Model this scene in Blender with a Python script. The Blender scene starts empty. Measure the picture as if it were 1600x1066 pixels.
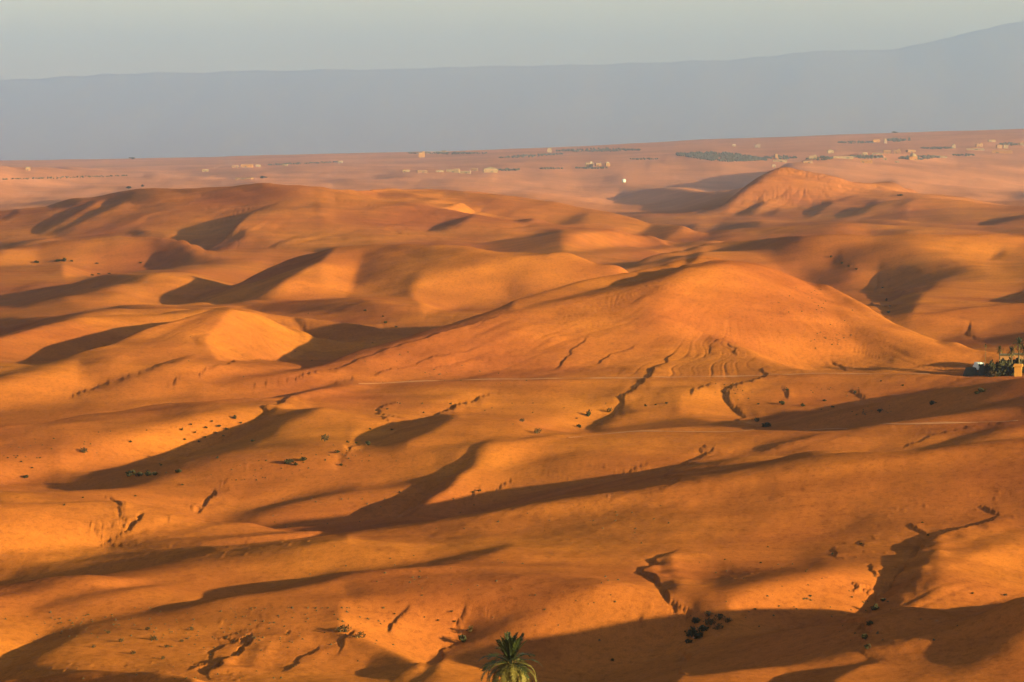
import bpy, math, random, time
import numpy as np
T0 = time.time()
R = math.radians
sc = bpy.context.scene
COL = sc.collection

# ------------------------------------------------------------------ camera
F = 4537.0                      # focal length in pixels of a 1600 px wide frame
CAM_Z = 60.0
PITCH = math.atan((533 - 233) / F)
cam_d = bpy.data.cameras.new('camera')
cam_d.sensor_width = 36.0
cam_d.lens = 36.0 * F / 1600.0
cam_d.clip_start = 1.0
cam_d.clip_end = 120000.0
cam = bpy.data.objects.new('camera', cam_d)
cam.location = (0, 0, CAM_Z)
cam.rotation_euler = (math.pi / 2 - PITCH, 0, 0)
COL.objects.link(cam)
sc.camera = cam

# ------------------------------------------------------------------ light
SUN_EL = 10.0
SUN_SIDE = 30.0                 # the sun stands to the right, this far behind the camera's side
w = bpy.data.worlds.new('World')
sc.world = w
w.use_nodes = True
nt = w.node_tree
nt.nodes.clear()
sky = nt.nodes.new('ShaderNodeTexSky')
sky.sky_type = 'NISHITA'
sky.sun_disc = False
sky.sun_elevation = R(SUN_EL)
sky.sun_rotation = R(90 + SUN_SIDE)
sky.altitude = 8000
sky.air_density = 3.6
sky.dust_density = 0.8
sky.ozone_density = 0.0
bg = nt.nodes.new('ShaderNodeBackground')
bg.inputs['Strength'].default_value = 0.05
wo = nt.nodes.new('ShaderNodeOutputWorld')
nt.links.new(sky.outputs[0], bg.inputs[0])
nt.links.new(bg.outputs[0], wo.inputs[0])

sun_d = bpy.data.lights.new('sun', 'SUN')
sun_d.energy = 5.0
sun_d.angle = R(0.6)
sun_d.color = (1.0, 0.88, 0.30)
sun = bpy.data.objects.new('sun', sun_d)
COL.objects.link(sun)
_a = R(SUN_SIDE)
SUN = np.array([math.cos(_a) * math.cos(R(SUN_EL)), -math.sin(_a) * math.cos(R(SUN_EL)), math.sin(R(SUN_EL))])
from mathutils import Vector
sun.rotation_euler = Vector(SUN.tolist()).to_track_quat('Z', 'Y').to_euler()
sun.location = (300, 200, 200)

vs = sc.view_settings
vs.view_transform = 'Standard'
vs.look = 'None'
vs.exposure = 2.42
vs.gamma = 1.0
vs.use_curve_mapping = False
sc.cycles.use_denoising = True
sc.cycles.max_bounces = 4
sc.cycles.volume_bounces = 2

# ------------------------------------------------------------------ helpers: view geometry used while surveying the land
CP, SP = math.cos(PITCH), math.sin(PITCH)

def project(X, Y, Z):
    dz = Z - CAM_Z
    d = Y * CP - dz * SP
    return 800 + F * X / d, 533 - F * (Y * SP + dz * CP) / d

def ray(px, py):
    a = (np.asarray(px, float) - 800) / F
    b = (533 - np.asarray(py, float)) / F
    return a, CP + b * SP, -SP + b * CP            # X, Y, Z direction

def at_dist(px, py, Y):
    x, y, z = ray(px, py)
    k = Y / y
    return x * k, CAM_Z + z * k

def at_height(px, py, h):
    x, y, z = ray(px, py)
    k = (h - CAM_Z) / z
    return x * k, y * k

def sstep(a, b, v):
    t = np.clip((v - a) / (b - a), 0, 1)
    return t * t * (3 - 2 * t)

def smooth_interp(t, ts, vs):
    """piecewise cubic (monotone) interpolation"""
    ts = np.asarray(ts, float); vs = np.asarray(vs, float)
    h = np.diff(ts); d = np.diff(vs) / h
    m = np.zeros(len(ts))
    m[0], m[-1] = d[0], d[-1]
    for i in range(1, len(ts) - 1):
        if d[i - 1] * d[i] > 0:
            w1, w2 = 2 * h[i] + h[i - 1], h[i] + 2 * h[i - 1]
            m[i] = (w1 + w2) / (w1 / d[i - 1] + w2 / d[i])
    i = np.clip(np.searchsorted(ts, t) - 1, 0, len(h) - 1)
    tc = np.clip(t, ts[0], ts[-1])
    u = (tc - ts[i]) / h[i]
    return ((2 * u**3 - 3 * u**2 + 1) * vs[i] + (u**3 - 2 * u**2 + u) * h[i] * m[i]
            + (-2 * u**3 + 3 * u**2) * vs[i + 1] + (u**3 - u**2) * h[i] * m[i + 1])

def blur1(a, s, axis):
    if s < 0.3: return a
    n = int(3 * s) + 1
    k = np.exp(-0.5 * (np.arange(-n, n + 1) / s) ** 2); k /= k.sum()
    a = np.moveaxis(a, axis, 0)
    p = np.concatenate([np.repeat(a[:1], n, 0), a, np.repeat(a[-1:], n, 0)], 0)
    out = np.zeros_like(a)
    for j, kk in enumerate(k):
        out += kk * p[j:j + a.shape[0]]
    return np.moveaxis(out, 0, axis)

# value noise on a lattice, vectorised
def _hash(ix, iy, seed):
    n = (ix.astype(np.int64) * 374761393 + iy.astype(np.int64) * 668265263 + seed * 1442695041) & 0x7fffffff
    n = ((n ^ (n >> 13)) * 1274126177) & 0x7fffffff
    n = (n ^ (n >> 16)) & 0xffff
    return n / 32767.5 - 1.0

def vnoise(x, y, seed=0):
    ix, iy = np.floor(x), np.floor(y)
    fx, fy = x - ix, y - iy
    ux, uy = fx**3 * (fx * (fx * 6 - 15) + 10), fy**3 * (fy * (fy * 6 - 15) + 10)
    a, b = _hash(ix, iy, seed), _hash(ix + 1, iy, seed)
    c, d = _hash(ix, iy + 1, seed), _hash(ix + 1, iy + 1, seed)
    return (a * (1 - ux) + b * ux) * (1 - uy) + (c * (1 - ux) + d * ux) * uy

def fbm(x, y, octaves, seed=0, gain=0.5):
    s = 0; a = 1.0
    for o in range(octaves):
        s = s + a * vnoise(x, y, seed + o * 17)
        x = x * 1.93 + 11.3; y = y * 1.93 - 7.1; a *= gain
    return s

# ------------------------------------------------------------------ the land: hills and ridges
# hill: crest line seen from the hilltop (px, py), foot line, how deep the slope is per metre of height, back slope ratio
HILLS = [
 # main hill
 dict(c=[(300,610),(400,597),(500,570),(600,540),(700,512),(800,486),(900,462),(1000,438),(1070,418),(1130,409),(1160,408),(1200,412),(1250,430),(1300,463),(1350,492),(1400,512),(1450,527),(1500,545),(1540,570),(1575,588)],
      foot=[(300,612),(500,604),(800,597),(1100,588),(1575,590)], k=3.6, kb=4.0),
 # left hill
 dict(c=[(-60,612),(0,590),(60,578),(150,556),(250,525),(300,505),(340,488),(362,483),(390,484),(410,487),(450,510),(485,535),(505,560)],
      foot=[(-60,626),(0,622),(150,616),(280,604),(380,578),(450,562),(505,562)], k=4.6, kb=6.5),
 # long swell behind the left hill
 dict(c=[(-80,540),(0,525),(84,503),(142,491),(236,488),(330,486),(420,492),(520,500),(600,525)],
      foot=[(-80,585),(0,582),(135,564),(320,542),(450,545),(520,552),(600,545)], k=4.5, kb=4.0),
 dict(c=[(-80,505),(0,494),(81,493),(182,477),(280,474),(420,470),(540,466),(640,470)],
      foot=[(-80,520),(0,515),(180,497),(420,488),(640,482)], k=5.0, kb=4.0),
 # brown rise far left
 dict(c=[(-60,405),(0,392),(60,378),(130,370),(200,369),(260,382),(310,402),(340,412)],
      foot=[(-60,414),(0,412),(160,414),(340,416)], k=3.0, kb=3.0),
 # middle hill
 dict(c=[(260,478),(324,457),(380,440),(440,412),(500,389),(560,383),(640,378),(700,380),(760,388),(840,402),(900,420),(960,437),(1010,446)],
      foot=[(260,480),(400,475),(560,478),(700,485),(800,484),(900,466),(1010,448)], k=3.4, kb=3.0),
 # broad mesa, far left
 dict(c=[(-40,345),(60,330),(130,311),(200,297),(280,290),(400,287),(500,283),(600,281),(680,285),(740,294),(800,306),(860,320),(950,338)],
      foot=[(-40,362),(60,366),(200,378),(330,390),(500,395),(640,380),(740,370),(820,358),(950,345)], k=[(0,4.0),(500,4.5),(700,6.5),(950,7)], kb=2.2),
 dict(c=[(310,394),(340,378),(380,345),(440,320),(520,316),(600,322),(680,336),(760,354)],
      foot=[(310,396),(420,398),(560,392),(680,384),(760,372)], k=4.0, kb=3.0),
 # pointed hill on the right
 dict(c=[(1080,334),(1120,320),(1160,294),(1200,274),(1240,263),(1290,262),(1340,280),(1390,300),(1450,316)],
      foot=[(1080,337),(1200,337),(1300,336),(1450,330)], k=2.2, kb=2.2),
 dict(c=[(1310,342),(1345,324),(1370,313),(1430,308),(1500,317),(1580,326),(1650,330)],
      foot=[(1310,343),(1420,343),(1650,341)], k=3.0, kb=3.0),
 # long dune right
 dict(c=[(860,433),(950,420),(1050,404),(1130,391),(1200,380),(1290,370),(1400,367),(1500,367),(1600,366),(1700,366)],
      foot=[(860,436),(1000,428),(1150,425),(1300,440),(1450,440),(1700,436)], k=3.6, kb=3.2),
 dict(c=[(1535,412),(1555,397),(1580,385),(1620,378),(1700,372)],
      foot=[(1535,420),(1600,430),(1700,430)], k=3.0, kb=3.0),
 # low rise 940,360
 dict(c=[(780,385),(860,368),(930,360),(985,360),(1030,378),(1060,392)],
      foot=[(780,394),(900,394),(1060,394)], k=5.0, kb=3.5),
 # terrace right
 dict(c=[(1335,508),(1380,498),(1450,488),(1530,480),(1600,474),(1700,470)],
      foot=[(1335,520),(1450,530),(1600,522),(1700,520)], k=4.0, kb=3.0),
]
# low ridges of the near ground: crest line, height above the plain, front and back lengths in metres
RIDGES = [
 dict(c=[(-80,642),(0,632),(200,618),(350,611),(450,607),(600,598),(760,593),(1000,590),(1300,583),(1500,587),(1600,592),(1700,594)],
      h=[(-80,3.0),(300,3.2),(450,2.5),(600,1.0),(760,1.5),(1000,1.5),(1300,2.5),(1500,3.5),(1700,4)], lf=90, lb=22),
 dict(c=[(-80,778),(0,769),(150,757),(300,748),(480,737),(600,733),(690,722),(760,707),(880,686),(1000,673),(1100,675),(1200,673),(1300,668),(1400,663),(1500,660),(1600,658),(1700,655)],
      h=[(-80,3.0),(300,3.2),(480,2.8),(600,2.4),(760,1.0),(900,1.2),(1100,1.5),(1300,3.0),(1600,3.5),(1700,3.5)], lf=50, lb=20),
 dict(c=[(-80,892),(0,878),(100,864),(160,858),(240,850),(330,845),(430,834),(560,817),(700,803),(800,795),(960,775),(1100,757),(1250,738),(1400,718),(1600,700),(1700,690)],
      h=[(-80,2.2),(200,2.2),(330,1.2),(560,0.8),(800,1.0),(960,1.8),(1250,2.5),(1600,2.6),(1700,2.6)], lf=45, lb=18),
 dict(c=[(960,1085),(1010,1072),(1060,1060),(1100,1050),(1200,1040),(1300,1030),(1450,1018),(1520,1004),(1600,985),(1700,960)],
      h=[(960,0),(1060,1.8),(1300,2.4),(1600,2.6),(1700,2.6)], lf=30, lb=14),
 dict(c=[(-80,1036),(0,1042),(100,1044),(200,1052),(300,1060),(420,1075)],
      h=[(-80,1.8),(200,1.5),(420,0)], lf=25, lb=8),
]

# survey grid: columns fan out from the hilltop, rows by distance
NC_IN, NC_OUT = 980, 36
t_in = (np.linspace(-40, 1640, NC_IN) - 800) / F
edge = (np.arange(1, NC_OUT + 1) / NC_OUT) ** 1.8
t_cols = np.concatenate([t_in[0] - (edge * 0.16)[::-1], t_in, t_in[-1] + edge * 0.16])

Y_MIN, Y_MAX = 236.0, 9800.0
def row_density(Y):
    base = F * CAM_Z / Y**2                       # pixels per metre on the flat
    def bump(a, b, n):
        return n / (b - a) * (sstep(a - 15, a + 15, Y) * (1 - sstep(b - 15, b + 15, Y)))
    return 0.80 * base + bump(745, 870, 110) + bump(1010, 1180, 90) + bump(1180, 1420, 40) + bump(1640, 2000, 85) + bump(2000, 2480, 60) + bump(2480, 2760, 60) + 0.004
_Y = np.linspace(Y_MIN, Y_MAX, 60000)
_c = np.concatenate([[0], np.cumsum(0.5 * (row_density(_Y)[1:] + row_density(_Y)[:-1]) * np.diff(_Y))])
NR = int(_c[-1])
Y_rows = np.interp(np.linspace(0, _c[-1], NR), _c, _Y)
NCOL = len(t_cols)
print('grid', NR, NCOL, 'tris', 2 * NR * NCOL)

TT, YY = np.meshgrid(t_cols, Y_rows)
XX = TT * YY

def col_px(t): return 800 + F * t                 # a column's pixel at level height, near enough for outlines

def far_plain(t, Y):
    px = col_px(t)
    crest = np.interp(px, [-400, 0, 300, 500, 700, 900, 1100, 1300, 1450, 1600, 2000], [254, 251, 246, 240, 236, 229, 219, 212, 207, 202, 196])
    z9 = CAM_Z + (233 - crest) / F * 9000
    u = sstep(2600, 9000, Y) ** 1.25
    return z9 * u - np.where(Y > 9000, (Y - 9000) * 0.06, 0)

print('setup', time.time() - T0)
und = 1.4 * vnoise(XX / 210 + 3, YY / 260, 5) + 0.8 * vnoise(XX / 90, YY / 120 + 8, 9)
far_und = 9 * fbm(XX / 900, YY / 1500, 3, 31) * sstep(2800, 5000, YY) * (1 - 0.97 * sstep(6500, 8600, YY))
base = far_plain(TT, YY) + und * sstep(900, 250, YY * 0 + 300) + far_und

def hill_tracks():
    tr = []
    for h in HILLS:
        c = np.array(h['c'], float); f = np.array(h['foot'], float)
        fy = np.interp(c[:, 0], f[:, 0], f[:, 1])
        _, Yb = at_height(c[:, 0], np.maximum(fy, c[:, 1] + 1), 0.0)
        # height at crest from the foot line
        kk = np.interp(c[:, 0], *np.array(h['k'], float).T) if isinstance(h['k'], list) else h['k']
        Yc = Yb.copy()
        for _ in range(30):
            _, z = at_dist(c[:, 0], c[:, 1], Yc)
            Yc = 0.5 * Yc + 0.5 * (Yb + kk * np.maximum(z, 0))
        X, z = at_dist(c[:, 0], c[:, 1], Yc)
        tr.append(dict(t=X / Yc, Y=Yc, z=z, lf=np.maximum(Yc - Yb, np.maximum(12, 0.02 * Yb)) * 1.12, lb=np.maximum(h['kb'] * np.maximum(z, 3), 14)))
    for r in RIDGES:
        c = np.array(r['c'], float); hh = np.array(r['h'], float)
        hv = np.interp(c[:, 0], hh[:, 0], hh[:, 1])
        X, Y = at_height(c[:, 0], c[:, 1], hv)
        tr.append(dict(t=X / Y, Y=Y, z=hv, lf=np.full(len(c), float(r['lf'])), lb=np.full(len(c), float(r['lb']))))
    return tr

TR = hill_tracks()
SIG = 5.0
def per_col(tr, key):
    o = np.argsort(tr['t'])
    return blur1(smooth_interp(t_cols, tr['t'][o], tr[key][o]), SIG, 0)
prof = []
for tr in TR:
    Yc, zc, lf, lb = (per_col(tr, k) for k in ('Y', 'z', 'lf', 'lb'))
    t0, t1 = tr['t'].min(), tr['t'].max()
    fade = sstep(t0 - 0.001, t0 + 0.008, t_cols) * sstep(t1 + 0.001, t1 - 0.008, t_cols)
    if t1 > t_in[-1] - 0.002: fade = sstep(t0 - 0.001, t0 + 0.008, t_cols)
    if t0 < t_in[0] + 0.002: fade = fade * 0 + sstep(t1 + 0.001, t1 - 0.008, t_cols)
    if t0 < t_in[0] + 0.002 and t1 > t_in[-1] - 0.002: fade = np.ones_like(t_cols)
    u = np.where(YY < Yc, (Yc - YY) / lf, (YY - Yc) / lb)
    u = np.clip(u, 0, 1)
    p = 0.5 + 0.5 * np.cos(np.pi * u ** np.where(YY < Yc, 0.9, 1.0))
    j = np.clip(np.searchsorted(Y_rows, Yc) - 1, 0, NR - 2)
    fr = np.clip((Yc - Y_rows[j]) / (Y_rows[j + 1] - Y_rows[j]), 0, 1)
    prof.append((p, j, fr, zc, fade))
cols = np.arange(NCOL)
def hold_crests(z, rounds, gain, start=False, only=None):
    """raise or lower each hill until its crest stands where it was surveyed"""
    for it in range(rounds):
        for k, (p, j, fr, zc, fade) in enumerate(prof):
            if only is not None and k not in only: continue
            err = (zc - (z[j, cols] * (1 - fr) + z[j + 1, cols] * fr)) * fade
            if start:
                new = np.clip(amp[k] + gain * blur1(np.maximum(err, 0) if it == 0 else err, 7.0, 0), 0, np.maximum(zc, 0) * 1.25 + 1)
            else:
                new = amp[k] + gain * blur1(np.clip(err, -4, 4), 10.0, 0)
            new = blur1(new, 2.0, 0)
            z += p * (new - amp[k]); amp[k] = new
    return z
amp = [np.zeros(NCOL) for _ in prof]
z = hold_crests(base.copy(), 7, 0.7, True)
print('hills', time.time() - T0)
z_macro = z.copy()

# ------------------------------------------------------------------ relief between the ridges
# Each patch gives the fall of the ground towards or away from the low sun, read off the photograph:
# (slope in units of the sun's own slope, edge softness, outline). Below -1 the ground turns its back on the sun.
PATCHES = [
 (.8,30,[(-50,235),(500,222),(900,215),(1650,190),(1650,300),(1100,300),(800,325),(640,280),(300,280),(-50,310)]),
 (.5,30,[(40,372),(130,305),(280,285),(600,275),(760,292),(940,330),(930,350),(740,374),(600,392),(330,392),(200,380)]),
 # far
 (-1.3,5,[(48,364),(62,365),(90,350),(150,315),(140,314),(100,332)]),
 (-1.3,5,[(72,366),(90,366),(130,345),(180,325),(208,302),(195,306),(160,325),(115,345)]),
 (-1.1,4,[(20,322),(60,316),(128,315),(110,323),(60,322)]),
 (-1.0,4,[(0,339),(24,328),(30,332),(6,341)]),
 (-.6,8,[(135,364),(175,348),(230,335),(190,350)]),
 (-1.3,4,[(192,366),(214,360),(236,366),(300,374),(282,388),(243,380)]),
 (-1.2,4,[(283,389),(300,389),(330,371),(355,354),(345,353),(310,372)]),
 (-1.2,8,[(313,394),(337,383),(368,357),(392,362),(370,378),(338,394)]),
 (-.7,8,[(381,395),(420,384),(450,375),(430,386)]),
 (-1.2,5,[(0,381),(70,373),(40,380),(0,389)]),
 (-.45,10,[(60,380),(130,371),(190,369),(260,383),(325,407),(255,416),(60,408)]),
 (-1.0,8,[(250,414),(270,401),(300,408),(268,420)]),
 (1.3,5,[(95,412),(220,412),(262,420),(170,428),(100,431)]),
 (-1.35,5,[(-5,478),(30,463),(80,450),(140,438),(253,426),(220,437),(120,461),(35,478)]),
 (-1.1,4,[(-5,454),(70,440),(30,453)]),
 (.9,12,[(263,430),(432,403),(405,436),(337,450),(287,472),(135,477),(100,466)]),
 (-1.4,5,[(285,475),(324,455),(388,443),(450,415),(500,391),(520,389),(500,410),(450,438),(398,468),(355,476)]),
 (1.1,10,[(420,466),(455,440),(520,437),(545,445),(540,470),(470,474)]),
 (-1.35,5,[(-5,495),(81,495),(182,478),(236,478),(135,492),(84,505),(-5,529)]),
 (-.6,8,[(135,493),(236,480),(337,477),(540,466),(620,480),(540,487),(340,486),(236,495)]),
 # main hill
 (.8,20,[(610,548),(700,518),(800,492),(900,468),(1000,443),(1080,424),(1080,480),(1010,545),(900,578),(600,600),(500,603)]),
 (2.2,30,[(1075,424),(1140,412),(1200,416),(1248,436),(1296,468),(1335,510),(1385,562),(1250,572),(1140,545),(1050,520),(1010,480)]),
 (1.1,30,[(1300,463),(1400,512),(1500,548),(1520,575),(1400,576),(1340,540)]),
 (.3,12,[(1060,580),(1100,525),(1170,545),(1200,580)]),
 (.75,5,[(800,484),(900,460),(1000,435),(1070,415),(1070,400),(1000,418),(900,440),(800,466)]),
 (1.0,5,[(1070,415),(1140,405),(1200,408),(1246,424),(1260,415),(1200,392),(1100,395)]),
 # left hill
 (.8,8,[(-5,533),(84,507),(142,496),(236,496),(320,490),(236,531),(135,551),(34,568),(-5,567)]),
 (.5,12,[(135,560),(300,510),(320,560),(170,592)]),
 (1.7,6,[(358,484),(405,490),(486,531),(483,548),(456,560),(337,563),(318,530)]),
 (1.0,10,[(-5,597),(118,563),(128,606),(84,622),(-5,622)]),
 (-.3,10,[(125,558),(182,556),(165,592),(134,590)]),
 (.3,8,[(405,490),(540,487),(600,520),(630,528),(545,551),(489,532)]),
 (-1.0,3,[(105,623),(160,600),(250,570),(300,555),(270,572),(185,602),(120,624)]),
 # behind main hill
 (-.4,10,[(550,436),(570,396),(614,385),(719,385),(817,402),(786,413),(749,413),(746,430),(658,433),(650,455),(555,457)]),
 (1.3,10,[(665,437),(749,430),(790,455),(797,470),(660,490),(640,455)]),
 (1.0,10,[(833,406),(935,428),(970,440),(850,458),(807,462)]),
 (1.4,8,[(500,420),(557,418),(545,457),(500,460)]),
 (-.5,8,[(739,383),(874,361),(876,390),(800,398)]),
 (1.8,5,[(878,383),(901,368),(969,362),(1029,384),(881,389)]),
 (-1.0,5,[(800,399),(868,393),(985,395),(850,402)]),
 (1.0,6,[(854,402),(985,396),(1070,389),(1070,397),(918,413)]),
 (-1.25,4,[(921,421),(945,413),(1019,410),(1080,398),(1036,413),(952,423)]),
 (-1.2,5,[(665,360),(699,345),(739,336),(719,352),(692,362)]),
 (-1.0,4,[(857,346),(891,333),(918,331),(905,339),(880,347)]),
 (-1.0,4,[(800,345),(815,336),(825,340),(838,350),(822,352)]),
 # pointed hill
 (-1.1,4,[(965,300),(1002,296),(1060,296),(1104,303),(1144,297),(1205,266),(1171,291),(1134,316),(1080,332),(1060,328),(1030,322),(1026,318),(965,317)]),
 (.9,8,[(1215,270),(1300,265),(1340,290),(1300,310),(1240,325),(1160,332),(1165,300)]),
 (-1.0,5,[(1148,337),(1188,311),(1195,317),(1172,336)]),
 (-1.0,4,[(1188,337),(1215,327),(1207,336)]),
 (-1.2,4,[(1255,335),(1290,313),(1298,318),(1272,335)]),
 (-1.0,5,[(1100,334),(1141,317),(1132,332)]),
 (-1.1,4,[(1318,339),(1364,314),(1370,319),(1348,337)]),
 (-.4,8,[(1350,336),(1372,316),(1420,310),(1410,336)]),
 (-1.3,5,[(989,362),(1019,352),(1090,350),(1060,362),(1030,377)]),
 (-1.1,14,[(1080,378),(1128,350),(1185,346),(1178,362),(1111,382),(1062,382)]),
 (-.4,8,[(1180,350),(1250,343),(1400,341),(1290,364),(1120,386)]),
 (-1.2,4,[(1529,350),(1553,342),(1605,335),(1605,344),(1549,352)]),
 (-1.1,4,[(1566,306),(1605,302),(1605,309)]),
 (-1.1,4,[(1573,364),(1605,359),(1605,368)]),
 (-1.2,4,[(1338,368),(1384,363),(1437,362),(1400,370)]),
 # long dune right
 (1.1,14,[(1296,369),(1605,369),(1605,379),(1546,404),(1482,396),(1414,382),(1364,382),(1303,396),(1296,421),(1249,421),(1161,406)]),
 (-.1,10,[(1310,392),(1380,384),(1465,396),(1398,410),(1370,423),(1347,421),(1313,410)]),
 (-1.1,9,[(1246,425),(1296,421),(1340,423),(1316,440),(1279,450)]),
 (.3,10,[(1279,447),(1365,436),(1385,485),(1347,494)]),
 (-.5,14,[(1372,430),(1376,419),(1414,410),(1499,412),(1528,422),(1480,440),(1431,460),(1414,490),(1391,494),(1387,467)]),
 (-1.4,4,[90,110,95,80,60,45],[(1370,416),(1372,426),(1380,440),(1385,460),(1389,480),(1391,495)]),
 (.6,10,[(1440,458),(1566,430),(1590,444),(1570,470),(1425,490)]),
 (-1.4,4,[(1573,471),(1605,450),(1605,475)]),
 (-1.0,4,[(1544,407),(1563,392),(1577,387),(1562,402)]),
 (.5,8,[(1360,500),(1450,489),(1600,476),(1600,518),(1465,531)]),
 (-1.3,4,[(1463,535),(1532,531),(1605,521),(1605,529),(1499,537),(1478,540)]),
 (-.3,6,[(1480,541),(1605,530),(1605,550),(1515,556)]),
 # first terrace
 (.1,10,[(-5,632),(250,618),(420,613),(400,636),(240,658),(-5,696)]),
 (2.2,9,[(84,696),(236,662),(337,649),(408,650),(388,666),(294,700),(219,703),(95,716)]),
 (1.4,8,[(-5,708),(95,714),(67,737),(-5,748)]),
 (-1.4,6,[(-5,750),(67,737),(95,718),(216,705),(294,702),(358,679),(408,654),(422,640),(470,636),(506,638),(439,676),(388,701),(304,730),(202,747),(-5,762)]),
 (.6,8,[(430,676),(510,640),(560,640),(530,690),(440,700)]),
 (-1.1,6,[(388,702),(460,693),(530,698),(540,722),(287,738),(310,728)]),
 (-1.25,5,[(526,720),(575,694),(615,672),(665,649),(715,653),(640,690),(600,712),(545,731)]),
 (-1.0,6,[(530,722),(598,700),(719,693),(820,681),(908,676),(850,685),(699,720),(530,731)]),
 (-1.25,5,[(903,671),(952,654),(968,640),(1002,642),(962,659),(928,673)]),
 (-.6,5,[(928,672),(1070,655),(1180,668),(1070,671),(911,678)]),
 (1.0,8,[(800,660),(952,635),(985,600),(958,649),(905,666),(820,672)]),
 (.8,8,[(560,670),(640,640),(760,605),(800,600),(700,640),(610,672),(540,690)]),
 (.6,10,[(1135,600),(1300,590),(1500,592),(1430,608),(1350,630),(1290,640),(1215,640)]),
 (.9,8,[(1060,620),(1125,600),(1140,640),(1165,655),(1060,650)]),
 (-1.35,5,[(1180,669),(1205,655),(1219,646),(1296,644),(1354,634),(1435,612),(1605,594),(1605,657),(1330,671)]),
 # second ridge front
 (1.0,6,[(719,706),(867,684),(901,684),(766,713)]),
 (-.95,4,[(530,764),(699,744),(834,723),(935,703),(1002,691),(950,704),(851,724),(699,748),(530,773)]),
 (.6,6,[(600,792),(760,752),(960,712),(1080,690),(1110,700),(1040,745),(900,765),(760,782)]),
 (.8,8,[(-5,785),(200,762),(330,765),(316,795),(216,830),(165,848),(-5,860)]),
 (1.4,10,[(-5,820),(60,800),(160,820),(160,845),(-5,858)]),
 (-1.3,4,[(160,853),(172,840),(205,830),(216,833),(337,797),(472,773),(540,761),(560,758),(540,776),(439,790),(337,808),(236,834),(205,846),(175,856)]),
 (.5,6,[(230,842),(340,812),(470,786),(600,760),(700,752),(620,775),(500,800),(380,818),(300,830)]),
 (-1.3,4,[(-5,862),(162,847),(175,853),(-5,877)]),
 (-.9,5,[(175,856),(216,840),(371,829),(540,812),(540,824),(304,848)]),
 (-1.2,7,[(500,818),(540,806),(699,786),(800,770),(969,748),(1020,738),(1060,728),(1144,716),(1296,708),(1465,699),(1605,693),(1605,700),(1465,716),(1296,740),(1161,757),(1070,770),(935,786),(766,803),(665,820),(530,834)]),
 (.3,8,[(1100,705),(1250,680),(1450,664),(1605,660),(1605,672),(1440,694),(1280,704),(1130,714)]),
 (-.8,4,[(1470,698),(1500,684),(1560,670),(1605,660),(1605,666),(1540,682)]),
 (-.7,6,[(1188,696),(1280,679),(1230,696),(1150,708)]),
 # in front of the third ridge
 (-1.05,6,[(-5,884),(135,869),(304,853),(540,836),(540,844),(337,867),(135,894),(-5,916)]),
 (-1.15,7,[(34,942),(101,915),(202,905),(304,890),(280,900),(169,925),(60,943)]),
 (.5,12,[(180,925),(330,890),(500,850),(620,850),(520,880),(330,928),(150,960)]),
 (.3,20,[(1000,790),(1250,750),(1600,712),(1600,790),(1400,850),(1150,860)]),
 (-1.35,5,[(-5,1042),(47,996),(88,975),(189,959),(236,947),(337,933),(513,890),(540,891),(540,908),(439,932),(304,948),(186,972),(132,982),(47,1030),(-5,1055)]),
 (-1.2,6,[(525,893),(665,876),(800,854),(760,868),(650,886),(530,907)]),
 (-.65,16,[(530,908),(766,888),(1002,905),(867,945),(530,940)]),
 (1.0,6,[(-5,978),(80,975),(45,1000),(-5,1035)]),
 (.45,12,[(60,1035),(132,985),(200,967),(540,915),(530,1000),(440,1005),(330,1056),(110,1046)]),
 (1.3,6,[(530,945),(719,942),(728,962),(719,999),(658,1040),(614,1019),(564,1000),(530,1002)]),
 (-1.25,5,[(628,1066),(665,1043),(719,1002),(732,979),(766,969),(834,962),(783,982),(732,1009),(692,1034),(658,1062)]),
 (-.9,5,[(500,985),(530,987),(575,1007),(655,1038),(615,1062),(560,1050),(580,1022),(540,1004)]),
 (1.0,10,[(854,952),(1002,935),(1053,965),(1036,1003),(901,1050),(868,1066),(834,1000)]),
 (-1.3,5,[(-5,1044),(100,1044),(300,1060),(300,1075),(-5,1075)]),
 # right foreground
 (1.6,10,[(1171,928),(1296,903),(1398,905),(1374,942),(1357,957),(1276,960),(1246,976),(1144,997),(1134,952)]),
 (-.6,26,[(1077,923),(1128,886),(1276,880),(1296,891),(1222,908),(1161,935),(1080,943)]),
 (-1.3,5,[8,16,30,45,65,80,80,90,70,50,40],[(1510,828),(1455,842),(1440,855),(1430,875),(1415,890),(1398,910),(1390,925),(1370,950),(1358,975),(1352,1000),(1350,1020)]),
 (-.6,5,[20,35,40,55,55,55,60,50],[(1040,868),(1030,885),(1030,910),(1045,935),(1060,950),(1080,965),(1085,990),(1090,1005)]),
 (.9,10,[(1482,888),(1605,844),(1605,945),(1414,953),(1465,928)]),
 (-1.5,5,[(1067,1042),(1094,1009),(1246,980),(1279,965),(1354,959),(1414,955),(1605,945),(1605,982),(1532,999),(1354,1022),(1161,1045),(1077,1055)]),
 (-1.5,4,[(915,1066),(960,1050),(1019,1033),(1036,1019),(1075,1004),(1070,1050),(1050,1070),(930,1075)]),
 (-1.2,5,[(1212,1070),(1229,1050),(1398,1028),(1347,1043),(1296,1068)]),
 (-.9,8,[(1080,1000),(1090,970),(1130,960),(1140,972),(1110,1000)]),
]
MW, MH, MS = 800, 533, 2.0
gx, gy = np.meshgrid((np.arange(MW) + 0.5) * MS, (np.arange(MH) + 0.5) * MS)
val = np.zeros((MH, MW)); wgt = np.zeros((MH, MW))

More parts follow.
